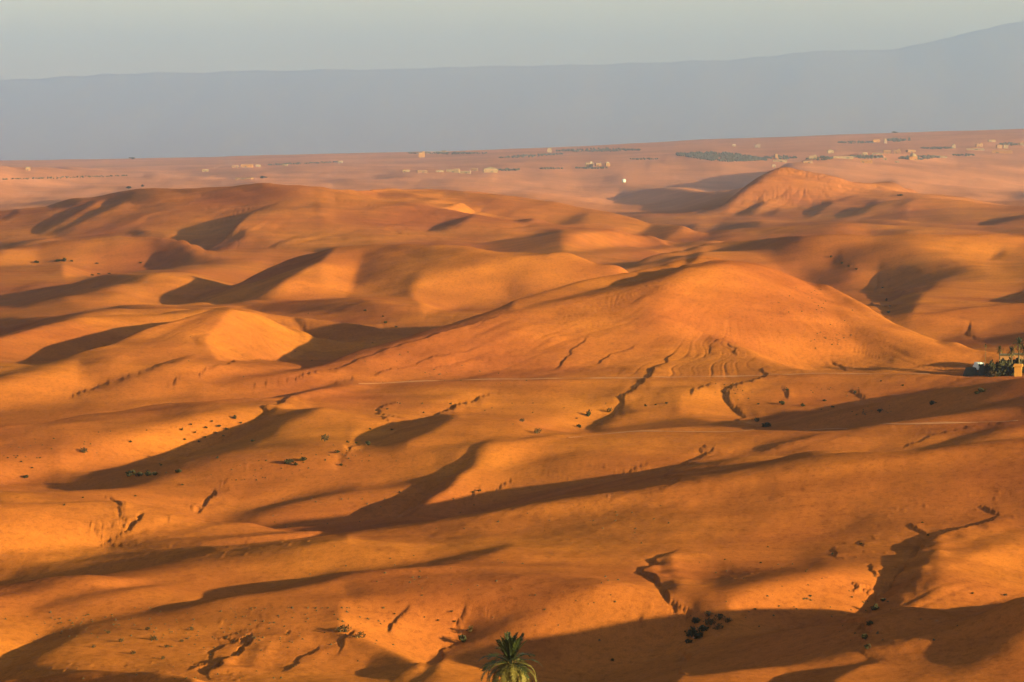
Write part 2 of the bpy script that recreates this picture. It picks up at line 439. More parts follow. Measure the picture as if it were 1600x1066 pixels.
def poly_mask(pts, feather):
    P = np.array(pts, float)
    x0, x1 = P[:, 0].min() - feather * 2, P[:, 0].max() + feather * 2
    y0, y1 = P[:, 1].min() - feather, P[:, 1].max() + feather
    i0, i1 = max(0, int(x0 / MS)), min(MW, int(x1 / MS) + 2)
    j0, j1 = max(0, int(y0 / MS)), min(MH, int(y1 / MS) + 2)
    if i1 <= i0 or j1 <= j0: return None
    x, y = gx[j0:j1, i0:i1], gy[j0:j1, i0:i1]
    inside = np.zeros(x.shape, bool); d2 = np.full(x.shape, 1e12)
    n = len(P)
    ax_ = 2.0                                       # outlines lie flat: soften twice as far sideways
    for a in range(n):
        xa, ya = P[a]; xb, yb = P[(a + 1) % n]
        cond = (ya > y) != (yb > y)
        if ya != yb:
            inside ^= cond & (x < (xb - xa) * (y - ya) / (yb - ya) + xa)
        ex, ey = (xb - xa) / ax_, yb - ya
        L = ex * ex + ey * ey + 1e-9
        u = np.clip((((x - xa) / ax_) * ex + (y - ya) * ey) / L, 0, 1)
        d2 = np.minimum(d2, ((x - xa) / ax_ - u * ex) ** 2 + (y - ya - u * ey) ** 2)
    sd = np.sqrt(d2) * np.where(inside, 1, -1)
    return slice(j0, j1), slice(i0, i1), sstep(-feather * 0.5, feather * 0.5, sd)

def bank_mask(line, width, edge):
    """ground to the right of a gully line, fading out over width pixels"""
    P = np.array(line, float); o = np.argsort(P[:, 1]); P = P[o]
    Wd = np.array(width, float)[o] if hasattr(width, '__len__') else np.full(len(P), float(width))
    x = np.interp(gy[:, :1], P[:, 1], P[:, 0]); wd = np.interp(gy[:, :1], P[:, 1], Wd)
    on = sstep(P[0, 1] - 2, P[0, 1] + 4, gy) * sstep(P[-1, 1] + 4, P[-1, 1] - 2, gy)
    d = gx - x
    return sstep(-edge * .5, edge * .5, d) * (1 - sstep(0.35, 1.0, d / wd)) * on

BASE_W, BASE_V = 0.35, 0.25
val += BASE_V; wgt += BASE_W
for p_ in PATCHES:
    p_ = (p_[0] * (1.35 if p_[0] > 0.6 else 1.28 if p_[0] < -.85 else 1.0),) + tuple(p_[1:])
    if len(p_) == 4:
        v, edge, wd, line = p_
        k = bank_mask(line, wd, edge)
        val = val * (1 - k) + v * k
        wgt = wgt * (1 - k) + k * (2.5 if v < -.8 else 1.2)
        continue
    v, f, pts = p_
    m = poly_mask(pts, f)
    if m is None: continue
    a, b, k = m
    val[a, b] = val[a, b] * (1 - k) + v * k
    wgt[a, b] = wgt[a, b] * (1 - k) + k * (2.5 if v < -.8 else 1.2)

val = np.where(val > -0.8, np.where(val > 0.5, val * 1.35 - 0.46, val * 1.12 - 0.345), val)
# uneven ground between the drawn shapes: streaks that shrink with distance
far_ = sstep(360, 250, gy)
persp = np.clip((gy - 215) / 400, 0.05, 2)
sx_ = gx / (95 * np.sqrt(persp)); sy_ = 9.0 * np.log(persp + 0.06)
streak = fbm(sx_ + 1.3 * sy_, sy_ * 2.2, 4, 201, 0.6)
val += streak * (0.40 + 0.70 * far_) * np.where(val < -0.8, 0.25, 1.0)
wgt = np.maximum(wgt, 0.55 * far_ * sstep(205, 225, gy + (gx - 1600) * 0.03))

TAN = math.tan(R(SUN_EL))
sxy = SUN[:2] / np.linalg.norm(SUN[:2])

def sun_slope(z):
    """rise of the ground along the way away from the sun"""
    zt = np.gradient(z, t_cols, axis=1)             # at constant Y
    zY = np.gradient(z, Y_rows, axis=0)             # at constant t
    zx = zt / YY
    zy = zY - TT * zx
    return -(sxy[0] * zx + sxy[1] * zy)

def sample(img, px, py):
    u = np.clip(px / MS - 0.5, 0, MW - 1.001); v = np.clip(py / MS - 0.5, 0, MH - 1.001)
    i = u.astype(int); j = v.astype(int); fu = u - i; fv = v - j
    return (img[j, i] * (1 - fu) + img[j, i + 1] * fu) * (1 - fv) + (img[j + 1, i] * (1 - fu) + img[j + 1, i + 1] * fu) * fv


def fit_relief(r, wg, d0, step, iters, keep, pin_w, pin_t):
    """least squares: the smallest change of height whose fall along the sun's path is r where it is known"""
    jr = np.unique(np.append(np.arange(0, NR, step), NR - 1)); jc = np.unique(np.append(np.arange(0, NCOL, step), NCOL - 1))
    yv, tv = Y_rows[jr], t_cols[jc]
    sub = np.ix_(jr, jc)
    rr, ww, d = r[sub], wg[sub], d0[sub].copy()
    pw, pt = pin_w[sub], pin_t[sub]
    Yg = yv[:, None]
    it_ = 1.0 / np.diff(tv)[None, :]; iy_ = 1.0 / np.diff(yv)[:, None]
    tm = tv[None, :]
    A = -(sxy[0] - sxy[1] * tm) / Yg; B = -sxy[1]
    def gr(h):
        gt = np.zeros_like(h); gY = np.zeros_like(h)
        gt[:, :-1] = (h[:, 1:] - h[:, :-1]) * it_
        gY[:-1] = (h[1:] - h[:-1]) * iy_
        return gt, gY
    def grT(pt, pY):
        o = np.zeros_like(pt)
        q = pt[:, :-1] * it_; o[:, 1:] += q; o[:, :-1] -= q
        q = pY[:-1] * iy_; o[1:] += q; o[:-1] -= q
        return o
    al, be = 0.03, 0.05
    hold = (keep * (0.6 + 0.4 * sstep(450, 900, Yg) + (Yg / 2400) ** 2) / Yg) ** 2
    def Aop(h):
        gt, gY = gr(h)
        e = ww * (A * gt + B * gY)
        return grT(A * e + al / Yg ** 2 * gt, B * e + be * gY) + (hold + pw) * h
    rhs = grT(A * ww * rr, B * ww * rr) + pw * pt
    dx2 = np.empty(len(tv)); dx2[:-1] = it_[0] ** 2; dx2[-1] = dx2[-2]
    dy2 = np.empty(len(yv)); dy2[:-1] = iy_[:, 0] ** 2; dy2[-1] = dy2[-2]
    M = 2 * (A * A * ww + al / Yg ** 2) * dx2[None, :] + 2 * (B * B * ww + be) * dy2[:, None] + hold + pw
    res = rhs - Aop(d); zt = res / M; p = zt.copy(); rz = (res * zt).sum()
    for _ in range(iters):
        Ap = Aop(p); a_ = rz / (p * Ap).sum()
        d += a_ * p; res -= a_ * Ap
        zt = res / M; rn = (res * zt).sum()
        p = zt + rn / rz * p; rz = rn
    # back to the full grid
    out = np.empty((len(jr), NCOL))
    for k in range(len(jr)): out[k] = np.interp(t_cols, tv, d[k])
    i = np.clip(np.searchsorted(yv, Y_rows) - 1, 0, len(yv) - 2)
    f = ((Y_rows - yv[i]) / (yv[i + 1] - yv[i]))[:, None]
    return out[i] * (1 - f) + out[i + 1] * f

inframe = sstep(-39, -5, col_px(TT)) * sstep(1639, 1605, col_px(TT))
def visible(z, px, py):
    best = np.minimum.accumulate(py, axis=0)
    return py <= best + 0.8

dev = np.zeros_like(z)
z_hold = z.copy()
NH = len(HILLS)
pin_parts = []
for k in range(NH):
    p, j, fr, zc, fade = prof[k]
    Yc_ = per_col(TR[k], 'Y'); wide = np.maximum(0.16 * per_col(TR[k], 'lf'), 8.0)
    pin_parts.append((np.exp(-((YY - Yc_) / wide) ** 2) * fade * inframe).astype(np.float32))
def pins(zz):
    W = np.full(zz.shape, 1e-9); T = np.zeros(zz.shape)
    for k in range(NH):
        p, j, fr, zc, fade = prof[k]
        err = zc - (zz[j, cols] * (1 - fr) + zz[j + 1, cols] * fr)
        W += pin_parts[k]; T += pin_parts[k] * err
    return np.minimum(W, 1) * (70.0 / YY) ** 2, T / W
for it in range(8):
    px, py = project(XX, YY, z)
    vis = blur1(visible(z, px, py).astype(float), 1.0, 0)
    near_ = sstep(760, 640, YY)
    vis = np.maximum(vis, near_)
    py = py * (1 - near_) + np.minimum.accumulate(py, axis=0) * near_
    tgt = sample(val, px, py) * TAN
    wg = sample(wgt, px, py) * inframe * vis
    r = np.clip(tgt - sun_slope(z_hold), -1.2, 1.2)
    r = blur1(r, 1.0, 0)
    d = dev
    pin_w, pin_t = pins(z_hold)
    for step, iters in ((16, 150), (6, 120), (2, 80)):
        d = fit_relief(r, wg, d, step, iters, 4.5, pin_w, pin_t)
    dev = dev + (0.8, 0.6, 0.6, 0.5, 0.5, 0.4, 0.35, 0.3)[it] * (d - dev)
    dev = blur1(blur1(dev, 0.8, 0), 0.8, 1)
    cl, cr = np.searchsorted(t_cols, (-20 - 800) / F), np.searchsorted(t_cols, (1620 - 800) / F)
    for sl, e in ((slice(0, cl), cl), (slice(cr, NCOL), cr - 1)):       # let the relief run on past the survey's sides
        tm = 2 * t_cols[e] - t_cols[sl]
        ix = np.clip(np.searchsorted(t_cols, tm), 1, NCOL - 1)
        fx = np.clip((tm - t_cols[ix - 1]) / (t_cols[ix] - t_cols[ix - 1]), 0, 1)
        dev[:, sl] = (1.25 * dev[:, e:e + 1] - 0.25 * (dev[:, ix - 1] * (1 - fx) + dev[:, ix] * fx)) * sstep(0.16, 0.04, np.abs(t_cols[sl] - t_cols[e]))[None, :]
    z = z_hold + dev * sstep(7400, 5000, YY)
    if it < 6:
        z0_ = z.copy()
        z = hold_crests(z, 1, 0.5, False, range(NH, len(prof)))
        z_hold = z_hold + (z - z0_)
    print('relief', it, float((np.abs(r) * wg).mean()), float((np.abs(tgt - sun_slope(z)) * wg).mean()), time.time() - T0)

# ------------------------------------------------------------------ gullies, rills and grain
PX, PY = project(XX, YY, z)
def pick(px, py, zz=None):
    """where the line of sight through a point of the photograph first meets the land"""
    t = (px - 800) / F
    for _ in range(2):
        c = int(np.clip(np.searchsorted(t_cols, t), 0, NCOL - 1))
        pyc = PY[:, c]
        j = int(np.argmax(pyc <= py))
        if pyc[j] > py: j = NR - 1
        t += (px - PX[j, c]) / F
    c = int(np.clip(np.searchsorted(t_cols, t), 1, NCOL - 1))
    j0 = max(j - 1, 0)
    f = 0 if pyc[j] == pyc[j0] else (py - pyc[j0]) / (pyc[j] - pyc[j0])
    Y = Y_rows[j0] + np.clip(f, 0, 1) * (Y_rows[j] - Y_rows[j0])
    return t * Y, Y

def ground_z(x, y):
    i = np.clip(np.searchsorted(Y_rows, y) - 1, 0, NR - 2)
    t = x / y
    k = np.clip(np.searchsorted(t_cols, t) - 1, 0, NCOL - 2)
    fy = (y - Y_rows[i]) / (Y_rows[i + 1] - Y_rows[i]); ft = (t - t_cols[k]) / (t_cols[k + 1] - t_cols[k])
    return float((z[i, k] * (1 - ft) + z[i, k + 1] * ft) * (1 - fy) + (z[i + 1, k] * (1 - ft) + z[i + 1, k + 1] * ft) * fy)

GULLIES = [
 # depth, half width in metres, line
 (3.0,3.6,[(1372,425),(1380,440),(1385,460),(1390,492)]),
 (0.7,1.4,[(1298,400),(1306,406),(1315,410),(1328,416),(1340,422)]),
 (0.9,1.6,[(1507,506),(1520,512),(1512,520),(1530,530)]),
 (1.8,1.8,[(1060,545),(1035,570),(1018,588),(1005,600),(985,612),(975,632),(960,648),(940,660),(908,672)]),
 (1.8,1.7,[(1200,572),(1195,590),(1175,597),(1150,605),(1133,610),(1137,625),(1150,640),(1180,665)]),
 (1.0,1.2,[(1222,605),(1230,615),(1226,625)]),
 (1.0,1.3,[(1300,560),(1315,572),(1330,580)]),
 (1.2,1.3,[(1330,610),(1340,616),(1352,624)]),
 (1.5,1.5,[(1356,632),(1368,638),(1378,645)]),
 (1.8,2.0,[(800,612),(720,632),(700,642),(665,655),(620,675),(575,695),(540,712)]),
 (1.0,1.2,[(630,625),(590,640),(600,655),(615,668)]),
 (2.2,2.0,[(480,612),(450,622),(440,632),(420,645),(408,655),(385,668),(350,690),(300,710),(280,725)]),
 (2.0,1.8,[(225,800),(222,812),(205,830),(175,845),(165,852)]),
 (1.1,0.9,[(135,818),(142,823),(152,830),(165,845)]),
 (1.0,0.8,[(165,775),(178,783),(195,796),(197,808)]),
 (1.2,0.9,[(270,803),(265,812),(240,825),(212,833)]),
 (1.6,1.3,[(330,765),(340,772),(325,785),(318,797),(300,803)]),
 (0.9,0.9,[(755,762),(740,770),(710,790)]),
 (0.9,0.9,[(812,748),(790,756),(776,770)]),
 (1.6,1.5,[(1130,698),(1110,710),(1075,722),(1050,735),(1040,750),(1022,768)]),
 (2.0,1.5,[(1055,862),(1040,868),(1030,885),(1030,910),(1045,935),(1060,950),(1080,965),(1085,990),(1090,1005),(1072,1025),(1062,1045),(1072,1055)]),
 (2.4,1.8,[(1568,802),(1550,815),(1510,828),(1455,842),(1440,855),(1430,875),(1415,890),(1398,910),(1390,925),(1370,950),(1358,975),(1352,1000),(1350,1020)]),
 (0.9,0.7,[(1420,818),(1432,828),(1440,830),(1455,842)]),
 (1.0,0.7,[(1360,880),(1367,895),(1385,910),(1390,918)]),
 (0.8,0.6,[(1300,858),(1306,870)]),
 (0.7,0.6,[(1343,845),(1350,853)]),
 (0.9,0.8,[(733,945),(722,965),(712,975)]),
 (0.8,0.7,[(757,945),(738,962),(722,974)]),
 (2.2,1.6,[(395,990),(380,1015),(360,1030),(325,1057)]),
 (1.0,0.9,[(455,985),(420,1010),(400,1030)]),
 (0.9,0.8,[(560,985),(535,1003),(520,1025)]),
 (0.9,0.8,[(645,945),(625,965),(605,988)]),
 (1.2,1.2,[(1110,600),(1095,607),(1070,618)]),
 (1.2,1.5,[(335,606),(400,603),(450,595),(500,580),(560,561),(600,548),(640,535),(690,520),(740,506),(795,489)]),
 (1.1,1.2,[(105,624),(130,613),(160,602),(200,588),(250,571),(300,556)]),
 (0.9,1.1,[(240,611),(280,592),(330,575),(370,567),(410,562)]),
 (0.8,1.2,[(862,580),(880,566),(893,553),(905,540),(918,525)]),
 (0.8,1.2,[(925,572),(945,562),(965,552),(995,540)]),
 (0.9,1.2,[(500,600),(560,590),(600,580),(650,570),(700,556),(760,538)]),
 (0.7,1.1,[(560,597),(620,584),(680,575),(740,561)]),
 (0.7,1.1,[(1103,560),(1110,545),(1120,532),(1130,520)]),
 (0.7,1.1,[(1150,556),(1152,545),(1158,530)]),
 (0.8,0.9,[(1412,702),(1440,690),(1470,678),(1520,667),(1595,656)]),
 (0.7,0.8,[(1190,706),(1215,695),(1245,688),(1275,680)]),
 (0.8,0.7,[(300,1045),(330,1020),(345,1005)]),
 (0.8,0.7,[(440,1050),(470,1028),(500,1008)]),
 (0.8,0.7,[(620,1058),(650,1040),(690,1018),(722,1000)]),
 (0.7,0.7,[(180,790),(188,805),(200,818)]),
 (0.8,0.8,[(960,745),(990,735),(1015,722)]),
]
rng = random.Random(4)
def crooked(P, rough, levels=3):
    P = [np.array(p) for p in P]
    for l in range(levels):
        Q = [P[0]]
        for a, b in zip(P[:-1], P[1:]):
            d = b - a; n = np.array([-d[1], d[0]])
            Q += [(a + b) / 2 + n * rng.uniform(-rough, rough), b]
        P = Q
    return np.array(P)

cut = np.zeros_like(z); levee = np.zeros_like(z)
TRACKS = []
for depth, width, line in GULLIES:
    P = crooked([pick(*p) for p in line], 0.13, 2 if len(line) > 6 else 3)
    TRACKS.append((depth, width, P))
    if width < 0.85 or P[:, 1].max() > 640: continue
    L_ = np.linalg.norm(P[-1] - P[0])
    for q in range(max(2, int(len(P) * 0.15))):                     # small feeders that run into it
        i = rng.randrange(1, len(P) - 1)
        d = P[i + 1] - P[i - 1]; d = d / (np.linalg.norm(d) + 1e-9)
        if d[1] < 0: d = -d
        sg = rng.choice((-1, -1, 1)); n_ = np.array([d[1], -d[0]]) * sg
        dr = d * rng.uniform(.25, 1.0) + n_ * rng.uniform(.5, 1.0); dr /= np.linalg.norm(dr)
        ln = width * rng.uniform(1.6, 4.5)
        TRACKS.append((depth * rng.uniform(.3, .6), width * rng.uniform(.22, .42), crooked([P[i], P[i] + dr * ln * .5 + n_ * ln * rng.uniform(-.12, .12), P[i] + dr * ln], 0.14, 2)[::-1]))
for depth, width, P in TRACKS:
    # the bank on the sun's side stands up sharply over the bed and eases off behind; its shade fills the bed
    back = 4.5 + 1.5 * width
    n = len(P)
    j0, j1 = np.searchsorted(Y_rows, P[:, 1].min() - back), np.searchsorted(Y_rows, P[:, 1].max() + back) + 1
    tt_ = P[:, 0] / P[:, 1]
    c0, c1 = np.searchsorted(t_cols, tt_.min() - back / P[:, 1].min()), np.searchsorted(t_cols, tt_.max() + back / P[:, 1].min()) + 1
    X_, Y_ = XX[j0:j1, c0:c1], YY[j0:j1, c0:c1]
    best = np.full(X_.shape, 1e9); side = np.zeros(X_.shape); along_ = np.zeros(X_.shape); turn = np.zeros(X_.shape)
    for i in range(n - 1):
        p0, p1 = P[i], P[i + 1]
        e = p1 - p0; L = e @ e + 1e-9
        u = np.clip(((X_ - p0[0]) * e[0] + (Y_ - p0[1]) * e[1]) / L, 0, 1)
        dx, dy = X_ - p0[0] - u * e[0], Y_ - p0[1] - u * e[1]
        dd = dx * dx + dy * dy
        nx, ny = -e[1], e[0]
        if nx * sxy[0] + ny * sxy[1] < 0: nx, ny = -nx, -ny
        m_ = dd < best
        best = np.where(m_, dd, best)
        side = np.where(m_, np.where(dx * nx + dy * ny >= 0, 1.0, -1.0), side)
        along_ = np.where(m_, (i + u) / (n - 1), along_)
    dist = np.sqrt(best) * side
    tap = np.clip(6 * along_ + .1, 0, 1) * np.clip(6 * (1 - along_) + .15, 0, 1)
    hgt = 0.185 * depth * tap * (1 + 0.55 * vnoise(X_ / 2.2, Y_ / 3.5, 77))
    lev = hgt * sstep(-0.12, 0.16, dist) * (1 - sstep(0.1, 1.0, dist / back))
    # a shallow hollow just before the bank
    lev = lev - 0.35 * hgt * np.exp(-(np.minimum(dist, 0) / (0.5 * width + .2)) ** 2) * (dist < 0)
    big = np.abs(lev) > np.abs(levee[j0:j1, c0:c1])
    levee[j0:j1, c0:c1] = np.where(big, lev, levee[j0:j1, c0:c1])
z += levee
print('gullies', time.time() - T0)

# rills running down the hill faces
def rills(cx, cy, r0, r1, n, amp_, seed):
    global z
    dx, dy = XX - cx, YY - cy
    r = np.hypot(dx, dy); ang = np.arctan2(dx, -dy)
    m = sstep(r0 * 0.5, r0, r) * (1 - sstep(r1 * 0.8, r1, r))
    wob = 0.05 * vnoise(XX / 14, YY / 14, seed + 3)
    v = vnoise((ang + wob) * n, r / 60, seed)
    v2 = vnoise((ang + wob) * n * 2.3, r / 40, seed + 1)
    z -= amp_ * m * (np.maximum(0.25 - np.abs(v), 0) * 3 + np.maximum(0.2 - np.abs(v2), 0) * 1.6) * (0.4 + 0.6 * sstep(-.4, .6, vnoise(ang * 5, r / 80, seed + 2)))

RILLS = [(1150, 430, 28, 100, 26, 0.22, 3), (385, 500, 14, 75, 13, 0.15, 5), (1262, 285, 20, 110, 8, 1.2, 7), (450, 300, 40, 260, 7, 0.6, 9)]
for (px_, py_, r0, r1, n_, a_, sd_) in RILLS:
    cx, cy = pick(px_, py_)
    rills(cx, cy, r0, r1, n_, a_, sd_)

# wind and water streaks that run away to the right, then finer grain
ca, sa = math.cos(R(52)), math.sin(R(52))
U = XX * ca + YY * sa; V = -XX * sa + YY * ca
near = sstep(1500, 500, YY)
patchy = sstep(-0.2, 0.7, vnoise(XX / 55, YY / 70, 91))
z += 0.22 * vnoise(U / 60, V / 7.0, 41) * (0.25 + 0.75 * patchy)
z += near * patchy * 0.16 * np.abs(vnoise(U / 22, V / 2.6, 43))
rough = 0.35 + 0.65 * sstep(-.3, .6, vnoise(XX / 40, YY / 40, 53) + 0.4 * vnoise(XX / 11, YY / 11, 54))
z += 0.07 * rough * fbm(XX / 6.0, YY / 6.0, 4, 51, 0.55)
z += near * (0.3 + 0.7 * patchy) * 0.030 * fbm(XX / 1.0 + 0.3 * YY, YY / 1.7, 3, 67, 0.6)
tuft = np.maximum(vnoise(XX / 0.9, YY / 1.3, 57) - 0.62, 0) * sstep(0.1, 0.6, vnoise(XX / 17, YY / 23, 58)) * sstep(900, 450, YY)
z += 0.22 * tuft
z += sstep(1200, 3500, YY) * 0.8 * fbm(XX / 70, YY / 130, 3, 61) * sstep(9500, 7500, YY)
print('grain', time.time() - T0)

# ------------------------------------------------------------------ material
def ground_material():
    m = bpy.data.materials.new('desert_ground')
    m.use_nodes = True
    nt = m.node_tree; n = nt.nodes; L = nt.links
    b = n['Principled BSDF']
    b.inputs['Roughness'].default_value = 1.0
    b.inputs['Specular IOR Level'].default_value = 0.0
    geo = n.new('ShaderNodeNewGeometry')
    def mapping(rot, scale):
        mp = n.new('ShaderNodeMapping'); mp.inputs['Rotation'].default_value = (0, 0, rot); mp.inputs['Scale'].default_value = scale
        L.new(geo.outputs['Position'], mp.inputs['Vector']); return mp
    def noise(mp, scale, detail, rough=0.55):
        t = n.new('ShaderNodeTexNoise'); t.inputs['Scale'].default_value = scale; t.inputs['Detail'].default_value = detail
        t.inputs['Roughness'].default_value = rough
        L.new(mp.outputs[0], t.inputs['Vector']); return t
    def ramp(src, a, b_, ca, cb):
        r = n.new('ShaderNodeValToRGB'); r.color_ramp.elements[0].position = a; r.color_ramp.elements[1].position = b_
        r.color_ramp.elements[0].color = (*ca, 1); r.color_ramp.elements[1].color = (*cb, 1)
        L.new(src.outputs['Fac'], r.inputs['Fac']); return r
    def mul(a, b_, fac=1.0):
        x = n.new('ShaderNodeMix'); x.data_type = 'RGBA'; x.blend_type = 'MULTIPLY'; x.inputs[0].default_value = fac
        L.new(a.outputs[0] if a.type != 'MIX' else a.outputs[2], x.inputs[6]); L.new(b_.outputs[0], x.inputs[7]); return x
    along = mapping(-R(52), (0.25, 1.0, 1.0))                     # wash lines that run off to the right
    plain_ = mapping(0, (1, 1, 1))
    soil = ramp(noise(plain_, 0.011, 4), 0.35, 0.66, (0.200, 0.052, 0.0175), (0.270, 0.083, 0.0170))
    sep = n.new('ShaderNodeSeparateXYZ'); L.new(geo.outputs['Position'], sep.inputs[0])
    wob = n.new('ShaderNodeMath'); wob.operation = 'MULTIPLY_ADD'; wob.inputs[1].default_value = 2600.0
    L.new(noise(plain_, 0.0016, 4).outputs['Fac'], wob.inputs[0]); L.new(sep.outputs['Y'], wob.inputs[2])
    belt = n.new('ShaderNodeMapRange'); belt.interpolation_type = 'SMOOTHSTEP'
    belt.inputs['From Min'].default_value = 3300.0; belt.inputs['From Max'].default_value = 5600.0
    L.new(wob.outputs[0], belt.inputs['Value'])
    pale = ramp(noise(mapping(0, (1, 0.8, 1)), 0.0032, 7, 0.68), 0.38, 0.60, (0.36, 0.122, 0.058), (0.50, 0.172, 0.082))  # paler soil by distance, put in to brighten the haze-dimmed far plain
    both = n.new('ShaderNodeMix'); both.data_type = 'RGBA'
    L.new(belt.outputs[0], both.inputs[0]); L.new(soil.outputs[0], both.inputs[6]); L.new(pale.outputs[0], both.inputs[7])
    wash = ramp(noise(along, 0.12, 5, 0.6), 0.32, 0.68, (0.78, 0.76, 0.80), (1.16, 1.15, 1.08))
    grit = ramp(noise(plain_, 1.1, 3, 0.7), 0.30, 0.52, (0.62, 0.60, 0.62), (1.05, 1.05, 1.05))
    patch = ramp(noise(plain_, 0.16, 3, 0.7), 0.28, 0.45, (0.72, 0.70, 0.74), (1.0, 1.0, 1.0))
    fine = ramp(noise(plain_, 5.5, 2, 0.8), 0.30, 0.62, (0.66, 0.64, 0.64), (1.16, 1.16, 1.16))
    c = mul(mul(mul(mul(both, wash, 0.8), grit, 0.7), patch, 0.6), fine, 0.7)
    L.new(c.outputs[2], b.inputs['Base Color'])
    bump = n.new('ShaderNodeBump'); bump.inputs['Strength'].default_value = 0.35; bump.inputs['Distance'].default_value = 0.03
    L.new(noise(plain_, 1.6, 4, 0.65).outputs['Fac'], bump.inputs['Height'])
    L.new(bump.outputs[0], b.inputs['Normal'])
    return m

def grid_mesh(name, X, Y, Z):
    nr, nc = Z.shape
    co = np.empty((nr * nc, 3), np.float32)
    co[:, 0] = X.ravel(); co[:, 1] = Y.ravel(); co[:, 2] = Z.ravel()
    i = np.arange(nr * nc).reshape(nr, nc)
    q = np.stack([i[:-1, :-1], i[:-1, 1:], i[1:, 1:], i[1:, :-1]], -1).reshape(-1, 4).astype(np.int32)
    me = bpy.data.meshes.new(name)
    me.vertices.add(len(co)); me.vertices.foreach_set('co', co.ravel())
    me.loops.add(q.size); me.loops.foreach_set('vertex_index', q.ravel())
    me.polygons.add(len(q))
    me.polygons.foreach_set('loop_start', np.arange(0, q.size, 4, dtype=np.int32))
    me.polygons.foreach_set('use_smooth', np.ones(len(q), bool))
    me.update()
    me.validate()
    return me

me = grid_mesh('terrain', XX, YY, z)
me_ground = ground_material()
me.materials.append(me_ground)
terr = bpy.data.objects.new('terrain', me)
terr['kind'] = 'structure'
COL.objects.link(terr)

# ------------------------------------------------------------------ far mountains, the plain under everything, the air
def flat_material(name, col):
    m = bpy.data.materials.new(name); m.use_nodes = True
    b = m.node_tree.nodes['Principled BSDF']
    b.inputs['Base Color'].default_value = (*col, 1); b.inputs['Roughness'].default_value = 1
    b.inputs['Specular IOR Level'].default_value = 0.0
    return m

def mountain_range():
    nx, ny = 420, 60
    t = np.linspace(-0.42, 0.42, nx); Ym = np.linspace(32000, 42000, ny)
    T_, Y_ = np.meshgrid(t, Ym)
    px_ = 800 + F * t
    crest = smooth_interp(px_, [-1200, -500, 0, 200, 430, 650, 900, 1160, 1250, 1390, 1470, 1540, 1600, 1700, 1900, 2300, 2800],
                          [150, 130, 117, 106, 101, 97, 92, 82, 73, 66, 50, 33, 22, 10, 0, 30, 60])
    X_ = T_ * 37000
    hc = CAM_Z + (233 - crest) / F * 37000
    u = np.clip(1 - np.abs(Y_ - 37000) / 5000, 0, 1)
    rug = fbm(X_ / 1500, Y_ / 1500, 4, 71)
    zz = hc[None, :] * (u ** 1.2) * (1 + 0.07 * rug * (1 - u ** 3)) + 14 * fbm(X_ / 300, Y_ / 600, 3, 73) - 60
    zz = np.maximum(zz, -60)
    me = grid_mesh('mountains', X_, Y_, zz)
    me.materials.append(flat_material('mountain_rock', (0.26, 0.17, 0.12)))
    o = bpy.data.objects.new('mountains', me); o['kind'] = 'structure'; COL.objects.link(o)
    return float(zz.max())
ztop = mountain_range()

def plain():
    # open country outside the surveyed fan: a frame of ground that meets its edges from below
    g = np.linspace(-1, 1, 40)
    X_, Y_ = np.meshgrid(g * 29500, 23800 + g * 24000)
    Z_ = np.full_like(X_, -62.0)
    me = grid_mesh('plain', X_, Y_, Z_)
    me.materials.append(me_ground)
    o = bpy.data.objects.new('plain', me); o['kind'] = 'structure'; COL.objects.link(o)
plain()

HAZE = 6.8e-5
def haze_box(x0, x1, y0, y1, z0, z1):
    v = [(x, y, zq) for zq in (z0, z1) for y in (y0, y1) for x in (x0, x1)]
    f = [(0, 2, 3, 1), (4, 5, 7, 6), (0, 1, 5, 4), (2, 6, 7, 3), (0, 4, 6, 2), (1, 3, 7, 5)]
    me = bpy.data.meshes.new('haze'); me.from_pydata(v, [], f); me.update()
    m = bpy.data.materials.new('haze_air'); m.use_nodes = True
    n = m.node_tree.nodes; n.clear()
    o_ = n.new('ShaderNodeOutputMaterial'); pv = n.new('ShaderNodeVolumePrincipled')
    pv.inputs['Density'].default_value = HAZE
    pv.inputs['Color'].default_value = (0.54, 0.68, 1.0, 1)
    pv.inputs['Anisotropy'].default_value = 0.82
    m.node_tree.links.new(pv.outputs[0], o_.inputs['Volume'])
    me.materials.append(m)
    o = bpy.data.objects.new('haze', me); o['kind'] = 'stuff'; COL.objects.link(o)
haze_box(-30000, 30000, -300, 48000, -64, max(ztop, CAM_Z) + 20)

# ------------------------------------------------------------------ things on the land
def mat(name, col, rough=0.9, var=None, scale=2.0, translucent=0.0):
    m = bpy.data.materials.new(name); m.use_nodes = True
    nt = m.node_tree; n = nt.nodes; b = n['Principled BSDF']
    b.inputs['Roughness'].default_value = rough
    b.inputs['Specular IOR Level'].default_value = 0.15
    if var is None:
        b.inputs['Base Color'].default_value = (*col, 1)
    else:
        tc = n.new('ShaderNodeTexCoord'); t = n.new('ShaderNodeTexNoise'); t.inputs['Scale'].default_value = scale; t.inputs['Detail'].default_value = 3
        nt.links.new(tc.outputs['Object'], t.inputs['Vector'])
        r = n.new('ShaderNodeValToRGB'); r.color_ramp.elements[0].position = 0.33; r.color_ramp.elements[1].position = 0.67
        r.color_ramp.elements[0].color = (*col, 1); r.color_ramp.elements[1].color = (*var, 1)
        nt.links.new(t.outputs['Fac'], r.inputs['Fac']); nt.links.new(r.outputs[0], b.inputs['Base Color'])
    return m

